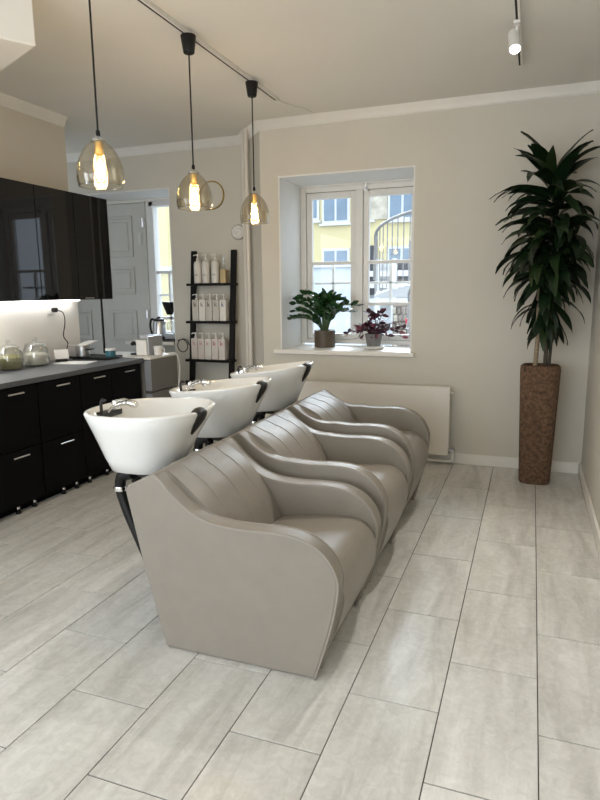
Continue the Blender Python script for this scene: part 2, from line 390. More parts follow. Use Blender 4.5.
def sash(x0, x1):
    y0, y1 = WY+.02, WY+.06; s0, s1 = fz0+.037, fz1-.047
    so = sub(w1, MB().box(x0, x0+.05, y0, y1, s0, s1).box(x1-.05, x1, y0, y1, s0, s1).box(x0+.05, x1-.05, y0, y1, s1-.055, s1).box(x0+.05, x1-.05, y0, y1, s0, s0+.05), 'sash', 'framew', .004)
    gx0, gx1 = x0+.05, x1-.05; xm = (gx0+gx1)/2; z1_, z2_, z3_ = 1.586, 1.412, 1.230
    def bar(mb, nm='glazing_bar'):
        L = w1.location; mb.v = [(v[0]-L.x, v[1]-L.y, v[2]-L.z) for v in mb.v]; mb.build(nm, 'framew', so, .002)
    bar(MB().box(gx0, gx1, y0+.004, y1-.004, z1_-.014, z1_+.014))
    bar(MB().box(gx0, gx1, y0+.004, y1-.004, z3_-.014, z3_+.014))
    bar(MB().box(gx0, gx1, y0+.055, y1+.045, z2_-.01, z2_+.01)); bar(MB().box(xm-.011, xm+.011, y0+.055, y1+.045, z3_, z1_))
    for a, b in ((s0+.05, z3_-.014), (z3_+.014, z1_-.014), (z1_+.014, s1-.055)):
        L = w1.location; g = MB().box(gx0, gx1, y0+.018, y0+.022, a, b); g.v = [(v[0]-L.x, v[1]-L.y, v[2]-L.z) for v in g.v]; g.build('pane', 'glass', so)
sash(fx0+.052, -1.457); sash(-1.393, fx1-.052)
mb = MB().box(-1.385, -1.350, WY-.012, WY+.004, 2.17, 2.21).tube([(-1.365, WY-.02, 2.19), (-1.365, WY-.045, 2.19), (-1.355, WY-.05, 2.26)], .006)
sub(w1, mb, 'window_catch', 'steel')
struct(MB().box(-2.025, -.845, 4.765, WY+.01, .83, .865).build('window_sill', 'trim', bevel=.005))

# ---- window_2 and door_1 in the alcove
w2 = struct(thing('window_2', None, None, (-3.5, NY, .9)))
sub(w2, MB().box(-3.80, -3.715, NY, NY+.1, .89, 2.27).box(NX1-.09, NX1-.012, NY, NY+.1, .89, 2.27).box(-3.765, NX1-.09, NY, NY+.1, 2.22, 2.27).box(-3.765, NX1-.09, NY, NY+.1, .89, .94), 'window_frame', 'framew', .004)
for z in (1.555, 1.08):
    sub(w2, MB().box(-3.765, NX1-.09, NY+.02, NY+.06, z-.014, z+.014), 'glazing_bar', 'framew')
sub(w2, MB().box(-3.765, NX1-.09, NY+.07, NY+.09, 1.31, 1.33), 'glazing_bar', 'framew')
sub(w2, MB().box(-3.575, -3.555, NY+.02, NY+.06, .94, 1.54), 'glazing_bar', 'framew')
sub(w2, MB().box(-3.765, NX1-.09, NY+.035, NY+.039, .94, 2.22), 'pane', 'glass')
struct(MB().box(-3.80, NX1-.012, YBL-.02, NY+.1, .84, .872).build('window_sill', 'trim', bevel=.004))
struct(MB().box(-3.80, NX1-.012, NY-.02, NY+.1, 0, .84).build('wall_under_window', 'wall', smooth=False))
struct(MB().box(NX0, NX1-.012, NY-.01, NY+.12, 2.27, NZ1-.012).build('trim_5', 'trim'))
d1_ = struct(thing('door_1', None, None, (-4.1, NY, 0)))
def leaf_panels(x0, x1, parent):
    leaf = sub(parent, MB().box(x0, x1, NY, NY+.05, .01, 2.265), 'door_leaf', 'doorpaint', .004)
    w = x1-x0; L = parent.location
    for a, b in ((.15, .70), (.84, 1.16), (1.33, 1.62), (1.72, 2.14)):
        px0, px1 = x0+w*.2, x1-w*.22
        mbp = MB(); q = .028
        for (xa, xb, za, zb) in ((px0, px1, a, a+q), (px0, px1, b-q, b), (px0, px0+q, a+q, b-q), (px1-q, px1, a+q, b-q)):
            mbp.box(xa, xb, NY-.014, NY, za, zb)
        mbp.box(px0+.06, px1-.06, NY-.008, NY, a+.06, b-.06)
        mbp.v = [(v[0]-L.x, v[1]-L.y, v[2]-L.z) for v in mbp.v]
        mbp.build('door_panel', 'doorpaint', leaf, .004, seg=1)
leaf_panels(-4.415, -3.845, d1_); leaf_panels(-4.985, -4.445, d1_)
sub(d1_, MB().box(-4.444, -4.416, NY+.01, NY+.05, .01, 2.265), 'door_gap', 'darkgap')
sub(d1_, MB().box(-3.843, -3.802, NY-.012, NY+.06, .01, 2.268), 'door_jamb', 'doorpaint', .004)
for z in (2.06, 1.12):
    sub(d1_, MB().tube([(-3.825, NY-.022, z-.045), (-3.825, NY-.022, z+.045)], .016), 'hinge', 'steel')
sub(d1_, MB().tube([(-3.87, NY-.012, 1.96), (-3.87, NY-.03, 1.94), (-3.87, NY-.03, 1.86), (-3.87, NY-.012, 1.84)], .008), 'pull_handle', 'white')

# ---- pipes in the chase
for dx, dy, lb in ((0, 0, 'vertical painted heating pipe beside the ladder shelf wall'), (.050, -.045, 'vertical painted heating pipe nearer to the window wall')):
    p = MB().tube([(-2.365+dx, 4.975+dy, 0.0), (-2.365+dx, 4.975+dy, ZC-.002)], .0165, 14).build('heating_pipe', 'pipe')
    tag(p, lb, 'pipe', 'paired heating pipes')
# ================================================================== KITCHEN RUN
CF, ZT = -2.89, .80
bounds = [2.19, 2.59, 2.99, 3.385, 3.725, 4.095]
labs = ['black base cabinet at the doorless end, farthest from the fridge', 'black drawer base cabinet, third from the fridge end with two bar handles', 'black drawer base cabinet with two bar handles, nearer the fridge', 'black base cabinet with one high bar handle, second from the fridge', 'black base cabinet with one high bar handle, next to the fridge']
for i in range(5):
    y0, y1 = bounds[i]+.002, bounds[i+1]-.002; c = thing('base_cabinet', labs[i], 'cabinet', (CF-.28, (y0+y1)/2, 0), 0, 'black base cabinets under the worktop')
    sub(c, MB().box(XL+.005, CF-.02, y0, y1, .09, ZT), 'body', 'black', .002, seg=1)
    two = i in (0, 1, 2)
    fr = [(.065, .405), (.41, ZT-.008)] if two else [(.065, ZT-.008)]
    for a, b in fr:
        f = sub(c, MB().box(CF-.018, CF, y0+.002, y1-.002, a, b), 'drawer_front' if two else 'door', 'black', .003)
        zh = b-.035; yh = (y0+y1)/2; L = c.location
        hm = MB().tube([(CF+.028, yh-.062, zh), (CF+.028, yh+.062, zh)], .0055, 10)
        for s in (-1, 1): hm.tube([(CF, yh+s*.048, zh), (CF+.028, yh+s*.048, zh)], .0045, 8)
        hm.v = [(v[0]-L.x, v[1]-L.y, v[2]-L.z) for v in hm.v]; hm.build('handle', 'chrome', f)
    sub(c, MB().box(CF-.09, CF-.075, y0, y1, .0, .092), 'plinth', 'black')
    for yy in ((y0+.20, y1-.062) if i in (1, 2) else (y0+.07, y1-.07)):
        sub(c, MB().lathe([(.017, 0), (.017, .010), (.011, .016), (.011, .07), (.018, .09)], 14, (CF-.04, yy, 0)), 'leg', 'blackmatte')
        sub(c, MB().lathe([(.0118, .03), (.0118, .045)], 14, (CF-.04, yy, 0)), 'leg_ring', 'chrome')
wt = MB().box(XL+.003, CF+.02, 2.15, 4.115, ZT, ZT+.034).build('worktop', 'counter', bevel=.004)
tag(wt, 'dark slate-grey worktop running over the black base cabinets', 'worktop')
ZW = ZT+.034
struct(MB().box(XL, XL+.006, 2.15, YLE, ZW, 1.30).build('wall_splashback', 'splash', smooth=False))
# upper cabinets
ub = [2.19, 2.575, 2.945, 3.346, 3.717, 4.105]
ulab = ['gloss black wall cabinet at the end away from the alcove door', 'gloss black wall cabinet over the jar of green powder', 'gloss black wall cabinet, third from the alcove door end', 'gloss black wall cabinet above the wall socket, second from the alcove door', 'dark wall cabinet nearest the alcove door with small bottom pull']
for i in range(5):
    y0, y1 = ub[i]+.0015, ub[i+1]-.0015; c = thing('wall_cabinet', ulab[i], 'cabinet', (-3.3, (y0+y1)/2, 1.30), 0, 'gloss black wall cabinets')
    sub(c, MB().box(XL+.003, -3.14, y0, y1, 1.302, 2.056), 'body', 'black', .002, seg=1)
    dr = sub(c, MB().box(-3.138, -3.12, y0+.001, y1-.001, 1.30, 2.058), 'door', 'blackgloss', .002)
    if i == 4:
        L = c.location; hm = MB().tube([(-3.112, y0+.05, 1.312), (-3.112, y0+.15, 1.312)], .004, 8); hm.box(-3.12, -3.112, y0+.06, y0+.068, 1.308, 1.316).box(-3.12, -3.112, y0+.132, y0+.14, 1.308, 1.316)
        hm.v = [(v[0]-L.x, v[1]-L.y, v[2]-L.z) for v in hm.v]; hm.build('pull', 'chrome', dr)
led = MB().box(-3.43, -3.40, 2.25, 4.05, 1.288, 1.2995).build('under_cabinet_light', 'ledglow')
tag(led, 'slim glowing light strip fixed under the wall cabinets', 'light')
light('under_cabinet_lamp', 'AREA', (-3.415, 3.15, 1.284), 9, (1, .97, .93), target=(-3.45, 3.15, 0), shape='RECTANGLE', size=1.8, size_y=.03).rotation_euler = (0, math.radians(-12), PI/2)
# socket + lead
so = thing('wall_socket', 'white wall socket with a plugged lead under the wall cabinets', 'socket', (XL+.006, 3.80, 1.235))
MB().box(0, .012, -.04, .04, -.045, .045).build('plate', 'white', so, .004)
MB().lathe([(.018, 0), (.018, .035)], 14).xform(Matrix.Translation((.012, .012, -.012)) @ Matrix.Rotation(PI/2, 4, 'Y')).build('plug', 'blackmatte', so)
ld = MB().tube(spline([(XL+.045, 3.81, 1.222), (XL+.07, 3.86, 1.20), (XL+.06, 3.885, 1.12), (XL+.05, 3.87, 1.02), (XL+.06, 3.90, .96), (XL+.05, 3.885, .90), (XL+.045, 3.87, .86), (XL+.05, 3.85, ZW+.006)]), .004, 8).build('power_lead', 'blackmatte')
tag(ld, 'thin dark power lead dropping from wall socket to worktop', 'lead')
# jars
def jar(x, y, label, fill, hgt):
    j = thing('glass_jar', label, 'jar', (x, y, ZW), 0, 'lidded glass jars on the worktop')
    MB().lathe([(.055, 0), (.078, .008), (.086, .05), (.083, .11), (.070, .145), (.066, .15), (.069, .15), (.0865, .11), (.0895, .05), (.081, .004), (.055, -.0)], 32, caps=False).build('jar_body', 'jar', j)
    MB().lathe([(.05, .006), (.074, .012), (.082, .05), (.080, hgt), (.055, hgt+.014), (.0, hgt+.02)], 32).build('powder', fill, j)
    ld_ = MB().lathe([(.073, .1505), (.073, .158), (.05, .168), (.015, .174), (.012, .182), (.018, .19), (.016, .202), (.0, .206)], 28).build('lid', 'jar', j)
    return j
jar(-3.345, 3.235, 'lidded glass jar half full of olive green powder', 'powdergreen', .085)
jar(-3.345, 3.48, 'lidded glass jar holding pale whitish powder', 'powderwhite', .08)
jar(-3.33, 3.02, 'lidded glass jar of beige powder beside the green powder jar', 'powderwhite', .075)
# card stand + papers + tray + pot + tin
cd = MB().box(-.05, .05, -.0015, .0015, 0, .075).xform(Matrix.Rotation(math.radians(50), 4, 'Z') @ Matrix.Rotation(math.radians(-24), 4, 'X')).build('card', 'paper', loc=(-3.34, 3.735, ZW+.022)); tag(cd, 'small white card leaning up beside the white powder jar', 'card')
cb_ = MB().lathe([(.05, 0), (.055, .004), (.05, .012), (.045, .02)], 20, sy=.7).build('card_holder', 'blackmatte', loc=(-3.345, 3.735, ZW)); tag(cb_, 'low black holder under the white card', 'holder')
pp = MB().box(-.13, .13, -.09, .09, 0, .003).xform(Matrix.Rotation(.25, 4, 'Z')).build('paper_sheet', 'paper', loc=(-3.19, 3.70, ZW)); tag(pp, 'white paper sheet lying flat on the worktop', 'paper')
tr_ = thing('black_tray', 'flat black tray carrying a steel pot and teal tin', 'tray', (-3.26, 4.0, ZW))
MB().box(-.16, .2, -.10, .10, .006, .014).build('plate', 'blackmatte', tr_, .003)
for sy in (-.10, .10): MB().box(-.16, .2, sy-.004, sy+.004, .0145, .022).build('rim', 'blackmatte', tr_, .002)
for sx in (-.13, .17):
    for sy in (-.08, .08): MB().lathe([(.008, 0), (.008, .007)], 10, (sx, sy, 0)).build('foot', 'rubber', tr_)
po = thing('steel_pot', 'small steel pot with a bent light lid on the black tray', 'pot', (-3.35, 3.985, ZW+.0145))
MB().lathe([(.05, 0), (.056, .006), (.058, .085), (.062, .088), (.058, .09), (.054, .085), (.052, .008), (.0, .006)], 28, caps=False).build('pot_body', 'steel', po)
MB().tube(spline([(.05, -.03, .055), (.085, -.05, .06), (.085, .03, .06), (.05, .03, .055)]), .005, 8).build('handle', 'blackmatte', po)
vs = []; n = 10
for i in range(n+1):
    u = i/n*2-1
    for w in (-.055, .055): vs.append((w*.8+.01, u*.13, .094+.02*u*u*(1 if u > 0 else .4)+.008*math.sin(u*3)))
fs = [(2*i, 2*i+1, 2*i+3, 2*i+2) for i in range(n)]
lidm = MB().add(vs, fs).add([(a, b, c+.004) for a, b, c in vs], [f[::-1] for f in fs]); k = 2*(n+1)
lidm.f += [(2*i, 2*i+2, k+2*i+2, k+2*i) for i in range(n)]+[(2*i+1, k+2*i+1, k+2*i+3, 2*i+3) for i in range(n)]+[(0, k, k+1, 1), (2*n, 2*n+1, k+2*n+1, k+2*n)]
lidm.build('lid', 'white', po)
tn = thing('teal_tin', 'small round teal tin with pale lid on the tray', 'tin', (-3.13, 4.045, ZW+.0145))
MB().lathe([(.036, 0), (.039, .003), (.039, .048)], 24).build('tin_body', 'teal', tn)
MB().lathe([(.0405, .0485), (.0405, .062), (.037, .065), (0, .065)], 24).build('lid', 'white', tn)
# mini fridge
fg = thing('mini_fridge', 'grey small two-door fridge standing at the end of the worktop', 'fridge', (-3.1, 4.33, 0))
MB().box(-.30, .225, -.205, .185, .02, .82).build('body', 'fridge', fg, .006)
MB().box(.228, .288, -.205, .185, .03, .555).build('door', 'fridge', fg, .008)  # front colour darkened for what the door reflects; edge strip stays silver
MB().box(.228, .288, -.205, .185, .562, .82).build('door', 'fridge', fg, .008)
MB().box(.229, .287, -.2075, -.2052, .04, .545).box(.229, .287, -.2075, -.2052, .572, .81).build('door_edge', 'fridgedoor', fg)
MB().box(-.30, .285, -.205, .185, .8205, .838).build('top_panel', 'white', fg, .004)
for sx in (-.26, .2):
    for sy in (-.17, .15): MB().lathe([(.018, 0), (.018, .0205)], 12, (sx, sy, 0)).build('foot', 'rubber', fg)
ZF = .8385
es = thing('capsule_coffee_machine', 'white and silver capsule coffee machine on top of the fridge', 'coffee machine', (-2.985, 4.36, ZF))
MB().box(-.055, .045, -.105, .12, 0, .125).build('housing', 'white', es, .010, 3)
MB().box(.0455, .06, -.09, .12, 0, .155).build('side_panel', 'fridgedoor', es, .006)
MB().box(-.05, .04, -.06, .115, .1255, .16).build('water_tank', 'fridgedoor', es, .008)
MB().tube([(-.056, -.07, .085), (-.10, -.07, .10), (-.115, -.07, .085)], .016, 12).build('spout', 'blackmatte', es)
MB().box(-.12, -.056, -.09, .02, .0, .014).build('drip_tray', 'blackmatte', es, .003)
mg = thing('white_mug', 'white mug on the fridge top beside the coffee machine', 'mug', (-2.862, 4.31, ZF))
MB().lathe([(.026, 0), (.03, .004), (.037, .075), (.0345, .075), (.028, .008), (0, .006)], 24, caps=False).build('cup', 'white', mg)
MB().tube(spline([(.034, .0, .06), (.058, 0, .055), (.056, 0, .025), (.031, 0, .018)]), .0045, 8).build('handle', 'white', mg)
# kettle, filter coffee maker and black tray on the alcove sill
ZS = .8725
st = thing('black_serving_tray', 'black raised tray under the kettle on the alcove sill', 'tray', (-3.36, 5.27, ZS))
MB().box(-.21, .12, -.085, .105, .012, .022).build('plate', 'blackmatte', st, .003)
for sx in (-.19, .10):
    for sy in (-.07, .09): MB().lathe([(.009, 0), (.009, .0125)], 10, (sx, sy, 0)).build('foot', 'rubber', st)
ke = thing('electric_kettle', 'steel electric kettle with black lid and handle on the alcove sill', 'kettle', (-3.475, 5.275, ZS+.0225))
MB().lathe([(.07, 0), (.074, .012), (.075, .02)], 28).build('base', 'blackmatte', ke)
MB().lathe([(.068, .021), (.068, .03), (.060, .15), (.054, .172)], 28).build('kettle_body', 'steel', ke)
MB().lathe([(.055, .1725), (.05, .192), (.02, .202), (.012, .215), (0, .217)], 24).build('lid', 'blackmatte', ke)
MB().tube(spline([(-.05, 0, .185), (-.09, 0, .185), (-.105, 0, .12), (-.085, 0, .04), (-.064, 0, .035)]), .011, 10).build('handle', 'blackmatte', ke)
MB().tube([(.05, 0, .14), (.075, 0, .172)], [.02, .010], 10).build('spout', 'steel', ke)
cm = thing('filter_coffee_maker', 'drip coffee maker with black funnel standing before alcove window', 'coffee maker', (-3.325, 5.275, ZS+.0225))
MB().box(-.055, .075, -.06, .07, 0, .055).build('base', 'fridgedoor', cm, .006)
MB().box(.045, .075, -.035, .05, .056, .27).build('column', 'fridgedoor', cm, .006)
MB().box(-.005, .078, -.04, .06, .2705, .302).build('arm', 'blackmatte', cm, .006)
MB().lathe([(.022, .235), (.030, .24), (.068, .345), (.07, .36), (.0, .362)], 24, (-.015, -.01, 0)).build('filter_funnel', 'blackmatte', cm)
MB().lathe([(.035, .0555), (.045, .065), (.043, .13), (.032, .155), (.034, .165)], 24, (-.01, -.005, 0)).build('carafe', 'jar', cm)
co = MB().tube(spline([(-3.16, 5.10, .90)] + [(-3.12+.06*math.cos(a), 5.10+.004*i, .845+.062*math.sin(a)) for i, a in enumerate([PI*.7, PI*.4, .2, -.6, -1.4, -2.2, -3.0, -3.8, -4.6, -5.4, -6.2])]), .0042, 8).build('coiled_cable', 'blackmatte')
tag(co, 'looped black cable hanging on wall beside the alcove', 'cable')
wc = MB().tube(spline([(-2.86, 4.46, .843), (-2.80, 4.47, .842), (-2.775, 4.47, .80), (-2.77, 4.48, .70), (-2.782, 4.47, .55), (-2.76, 4.46, .40), (-2.775, 4.45, .20), (-2.77, 4.46, .012)]), .0045, 8).build('white_cable', 'white')
tag(wc, 'white cable hanging down in front of the grey fridge', 'cable')

# ================================================================== LADDER SHELF + BOTTLES
def ly(z): return 5.125 - (1.72-z)*.105
ls = thing('ladder_shelf', 'black leaning ladder shelf holding salon bottles', 'shelf', (-2.77, 4.95, 0))
for x0 in (-2.982, -2.572):
    mb = MB(); a, b = ly(0), ly(1.72)
    mb.add([(x0, a-.02, 0), (x0+.045, a-.02, 0), (x0+.045, a+.02, 0), (x0, a+.02, 0), (x0, b-.02, 1.72), (x0+.045, b-.02, 1.72), (x0+.045, b+.02, 1.72), (x0, b+.02, 1.72)], [(0,3,2,1),(4,5,6,7),(0,1,5,4),(1,2,6,5),(2,3,7,6),(3,0,4,7)])
    sub(ls, mb, 'rail', 'ladder', .003)
SH = [1.425, 1.085, .735, .44]
for i, z in enumerate(SH):
    sub(ls, MB().box(-2.99, -2.52, ly(z)-(.085 if i < 3 else .22), ly(z)+.04, z-.022, z), 'shelf_board', 'ladder', .003)
def text_mesh(ch, size):
    c = bpy.data.curves.new('lettering', 'FONT'); c.body = ch; c.size = size; c.extrude = .0004; c.align_x = 'CENTER'; c.align_y = 'CENTER'; c.resolution_u = 3
    o = bpy.data.objects.new('lettering', c); COL.objects.link(o); bpy.context.view_layer.update()
    me = bpy.data.meshes.new_from_object(o); bpy.data.objects.remove(o); return me
KM = text_mesh('k', .062)
def pump(mb, z, s=1.0):
    mb.lathe([(.012*s, z), (.012*s, z+.014), (.005, z+.016), (.005, z+.042), (.009, z+.043), (.009, z+.052), (0, z+.053)], 14)
    mb.tube([(0, 0, z+.047), (-.03, -.008, z+.046), (-.034, -.01, z+.038)], .004, 8)
    return mb
def square_bottle(x, y, z, m, ink, label, group):
    b = thing('pump_bottle', label, 'bottle', (x, y, z), 0, group)
    MB().box(-.0325, .0325, -.0325, .0325, 0, .192).build('bottle_body', m, b, .006)
    pump(MB(), .1925).build('pump', 'white', b)
    me = KM.copy(); me.materials.clear(); me.materials.append(M[ink])
    o = link('letter', me, b, (0, -.0345, .148)); o.rotation_euler = (PI/2, 0, 0)
inks2 = ['inkblack', 'inkgrey', 'inkblack', 'inkgrey', 'inkblue']; mats2 = ['bottleg', 'bottlew', 'bottleg', 'bottleg', 'bottlew']
inks3 = ['inkpink', 'inkpink', 'inkpink', 'inkred', 'inkred']; mats3 = ['bottlep', 'bottlep', 'bottlew', 'bottlep', 'bottlep']
l2 = ['grey square pump bottle with black letter k against the rail, middle shelf', 'white square pump bottle with grey letter k, between two grey bottles', 'grey square pump bottle with bold black letter k, centre of middle shelf', 'grey square pump bottle with grey letter k beside a white bottle', 'white square pump bottle with dark blue letter k ending the middle row']
l3 = ['blush square pump bottle with faint pink k, against the shelf rail', 'blush square pump bottle with pink k, beside the white bottle', 'white square pump bottle with faint pink k amid blush bottles', 'blush square pump bottle with red k, next to the white bottle', 'blush square pump bottle with red k, last of the third shelf row']
for i in range(5):
    x = -2.898 + i*.0705
    square_bottle(x, ly(SH[1])-.03, SH[1]+.0005, mats2[i], inks2[i], l2[i], 'square pump bottles on the middle shelf')
    square_bottle(x-.004, ly(SH[2])-.03, SH[2]+.0005, mats3[i], inks3[i], l3[i], 'square pump bottles on the third shelf')
for i, x in enumerate((-2.895, -2.812, -2.715)):
    b = thing('round_pump_bottle', ('round white pump bottle with dark print, against the ladder rail', 'round white pump bottle between two like it on top shelf', 'round white pump bottle standing beside the amber bottle')[i], 'bottle', (x, ly(SH[0])-.025, SH[0]+.0005), 0, 'round pump bottles on the top shelf')
    MB().lathe([(.032, 0), (.036, .004), (.036, .165), (.03, .192), (.014, .202), (.013, .208)], 24).build('bottle_body', 'bottlew', b)
    pump(MB(), .2085).build('pump', 'white', b)
    me = text_mesh('K.M' if i != 1 else 'k.m', .02); me.materials.clear(); me.materials.append(M['inkblack'])
    # print curved onto the bottle
    for v in me.vertices:
        a = v.co.x/.0365; zz = v.co.z; v.co = (math.sin(a)*(.0362+zz), -math.cos(a)*(.0362+zz), v.co.y)
    link('print', me, b, (0, 0, .075))
b = thing('serum_bottle', 'clear pump bottle with amber contents at end of top shelf', 'bottle', (-2.628, ly(SH[0])-.025, SH[0]+.0005))
MB().box(-.027, .027, -.027, .027, 0, .12).build('bottle_body', 'amber', b, .006)
MB().lathe([(.02, .1205), (.016, .14), (.014, .18), (.018, .184), (.018, .2)], 16).build('collar', 'jar', b)
pump(MB(), .2005).build('pump', 'jar', b)
# dark brush roll on the lowest board
bm_ = MB(); rr = random.Random(3)
for i in range(26):
    a = rr.uniform(0, 2*PI); e = rr.uniform(-.2, 1.2); d = Vector((math.cos(a)*math.cos(e)*1.3, math.sin(a)*math.cos(e)*.6, math.sin(e))); bm_.tube([(0, 0, .055), tuple(Vector((0, 0, .055))+d*rr.uniform(.04, .07))], [.03, .014], 6)
bm_.lathe([(.03, 0), (.06, .012), (.07, .05), (.045, .1), (0, .115)], 16, sy=.7)
du = bm_.build('hair_duster', 'mixer', loc=(-2.885, ly(SH[3])-.135, SH[3]+.0005)); tag(du, 'dark bristly duster heaped on the lowest ladder shelf board', 'duster')

# ================================================================== WALL FITTINGS
rp = thing('round_wall_plate', 'round pale wall disc with brass rim above the ladder shelf', 'wall plate', (-2.775, YBL-.002, 2.21))
MB().lathe([(.125, 0), (.127, .010), (.122, .016), (.117, .016), (.114, .012), (.114, 0)], 48, closed=True).xform(Matrix.Rotation(PI/2, 4, 'X')).build('rim', 'brass', rp)
MB().lathe([(.113, .0), (.113, .010), (.0, .014)], 40).xform(Matrix.Rotation(PI/2, 4, 'X')).build('face', 'wall', rp)
vv = thing('ventilation_valve', 'round white ventilation valve with concentric rings on wall', 'vent', (-2.52, YBL-.002, 1.875))
MB().lathe([(.062, 0), (.062, .012), (.05, .02), (.046, .014), (.040, .014), (.036, .024), (.026, .026), (.022, .018), (.016, .018), (.012, .03), (0, .031)], 36).xform(Matrix.Rotation(PI/2, 4, 'X')).build('valve_disc', 'white', vv)
MB().lathe([(.068, 0), (.068, .006), (.0625, .006), (.0625, 0)], 36, closed=True).xform(Matrix.Rotation(PI/2, 4, 'X')).build('collar', 'radslot', vv)
# radiator
ra = thing('radiator', 'long white panel radiator under the window', 'radiator', (-1.22, YB-.07, .07))
L0 = (-1.88, -.548)
sub(ra, MB().box(L0[0], L0[1], YB-.115, YB-.098, .085, .618), 'front_panel', 'rad', .006)
sub(ra, MB().box(L0[0], L0[1], YB-.05, YB-.035, .085, .618), 'back_panel', 'rad', .006)
mb = MB()
for i in range(66):
    x = L0[0]+.01+i*(L0[1]-L0[0]-.02)/65.0; mb.box(x-.004, x+.004, YB-.0975, YB-.051, .611, .620)
mb.box(L0[0], L0[1], YB-.0975, YB-.093, .613, .6205)
sub(ra, mb, 'top_grille', 'rad')
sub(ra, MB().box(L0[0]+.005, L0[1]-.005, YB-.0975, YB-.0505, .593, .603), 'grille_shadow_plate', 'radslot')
sub(ra, MB().box(L0[1]-.004, L0[1], YB-.0975, YB-.0505, .09, .610), 'side_cover', 'rad')
sub(ra, MB().tube([(L0[1], YB-.075, .12), (L0[1]+.035, YB-.075, .12)], .012).tube([(L0[1]+.03, YB-.10, .12), (L0[1]+.03, YB-.05, .12)], .014), 'valve', 'steel')
sub(ra, MB().tube([(L0[1], YB-.075, .57), (L0[1]+.02, YB-.075, .57)], .009), 'vent_plug', 'rad')
sub(ra, MB().tube(spline([(L0[1]+.03, YB-.075, .11), (L0[1]+.03, YB-.075, .05), (L0[1]+.015, YB-.075, .03), (L0[1]-.03, YB-.075, .028), (-1.2, YB-.075, .028), (-1.85, YB-.075, .028)]), .0105), 'supply_pipe', 'rad')
for x in (-1.7, -.75):
    sub(ra, MB().box(x, x+.03, YB-.0345, YB, .15, .55), 'bracket', 'rad')

# ================================================================== CHAIRS
def chair(label, yc, rz=0.0, dx=0.0, g=0.015):
    X0 = -1.0
    lift = lambda P: [(x, z*(1+g*min(1, max(0, (x+1.25)/.24)))) for x, z in P]   # how far the arms are raised
    c = thing('shampoo_chair', label, 'chair', (X0+dx, yc, 0), rz, 'taupe shampoo chairs in a row')
    rel = lambda P: [(x-X0, z) for x, z in P]
    back = [(-1.252, .003), (-1.33, .30), (-1.398, .61), (-1.392, .632)]
    curve = [(-1.298, .680), (-1.272, .688), (-1.244, .670), (-1.194, .617), (-1.117, .556), (-1.028, .522), (-.914, .514), (-.794, .518), (-.698, .509), (-.620, .470), (-.576, .412), (-.563, .350), (-.584, .222), (-.620, .094), (-.648, .003)]
    out = lift([(v.x, v.y) for v in spline([(x, z, 0) for x, z in curve], 5)])
    poly = rel(back + out)
    wo, th = .312, .074
    for s in (-1, 1):
        a0, a1 = (wo-th, wo) if s > 0 else (-wo, -wo+th)
        pn = MB().extrude(poly, a0, a1, 'y').build('side_panel', 'leather', c, bevel=.010, seg=3, angle=40)
        for yy in (a0+.002, a1-.002):
            path = [(x-X0, yy, z) for x, z in out[4:]]
            path = [(p[0]-.000, p[1], p[2]-.0015) for p in path]
            MB().tube(path, .0042, 6).build('piping', 'leatherd', pn)
    # upholstery between the panels
    wi = wo-th-.002
    def lofted(prof, bulge, name, crown, m='leather', nl=14, flat=None):
        n = len(prof); vs = []
        cx = sum(p[0] for p in prof)/n; cz = sum(p[1] for p in prof)/n
        for j in range(nl+1):
            v = j/nl*2-1; k = 1-abs(v)**crown
            for i, (x, z) in enumerate(prof):
                w = bulge[i]*k; dx, dz = x-cx, z-cz; L = math.hypot(dx, dz) or 1
                vs.append((x-X0+dx/L*w, v*wi, z+dz/L*w))
        fs = [(j*n+i, j*n+(i+1) % n, (j+1)*n+(i+1) % n, (j+1)*n+i) for j in range(nl) for i in range(n)]
        fs += [tuple(range(n))[::-1], tuple(nl*n+i for i in range(n))]
        return MB().add(vs, fs).build(name, m, c, angle=60)
    sp = lambda P, n=4: lift([(v.x, v.y) for v in spline([(x, z, 0) for x, z in P], n)])
    bt = sp([(-1.352, .640), (-1.318, .668), (-1.282, .686), (-1.250, .680), (-1.185, .632), (-1.115, .568), (-1.050, .487), (-1.012, .415), (-.985, .350)])
    prof = bt + [(-1.02, .33), (-1.14, .40), (-1.27, .56)]
    bk = lofted(prof, [(.003 if i < 16 else .010) if i < len(bt) else 0 for i in range(len(prof))], 'backrest', 6)
    seat_top = sp([(-1.03, .330), (-.985, .362), (-.90, .378), (-.80, .390), (-.70, .398), (-.63, .392), (-.582, .355), (-.562, .295), (-.566, .24), (-.590, .16), (-.630, .07), (-.66, .012)])
    prof2 = seat_top + [(-.95, .012)]
    lofted(prof2, [.014 if 2 < i < len(seat_top)-12 else 0 for i in range(len(prof2))], 'seat', 4)
    # stitched seams on the backrest
    for yy in (-.14, 0.0, .14):
        v = abs(yy/wi); k = 1-v**6
        cx = sum(p[0] for p in prof)/len(prof); cz = sum(p[1] for p in prof)/len(prof); path = []
        for x, z in bt[6:-2]:
            dx, dz = x-cx, z-cz; L = math.hypot(dx, dz); bb = (.003 if bt.index((x, z)) < 16 else .010)*k+.0016; path.append((x-X0+dx/L*bb, yy, z+dz/L*bb))
        MB().tube(path, .0012, 6).build('seam', 'stitch', bk)
    # rear shell and plinth
    MB().extrude(rel([(-1.257, .03), (-1.388, .60), (-1.385, .626), (-1.348, .648), (-1.30, .60), (-1.23, .03)]), -wi, wi, 'y').build('rear_shell', 'blackmatte', c)
    return c
CY = [2.150, 2.858, 3.588]
chair('taupe leather shampoo chair at the row end away from the radiator', CY[0])
chair('taupe leather shampoo chair in the middle of the row of three', CY[1], dx=-.002, g=.10)
chair('taupe leather shampoo chair closest to the window and radiator', CY[2], dx=-.014, g=.155)

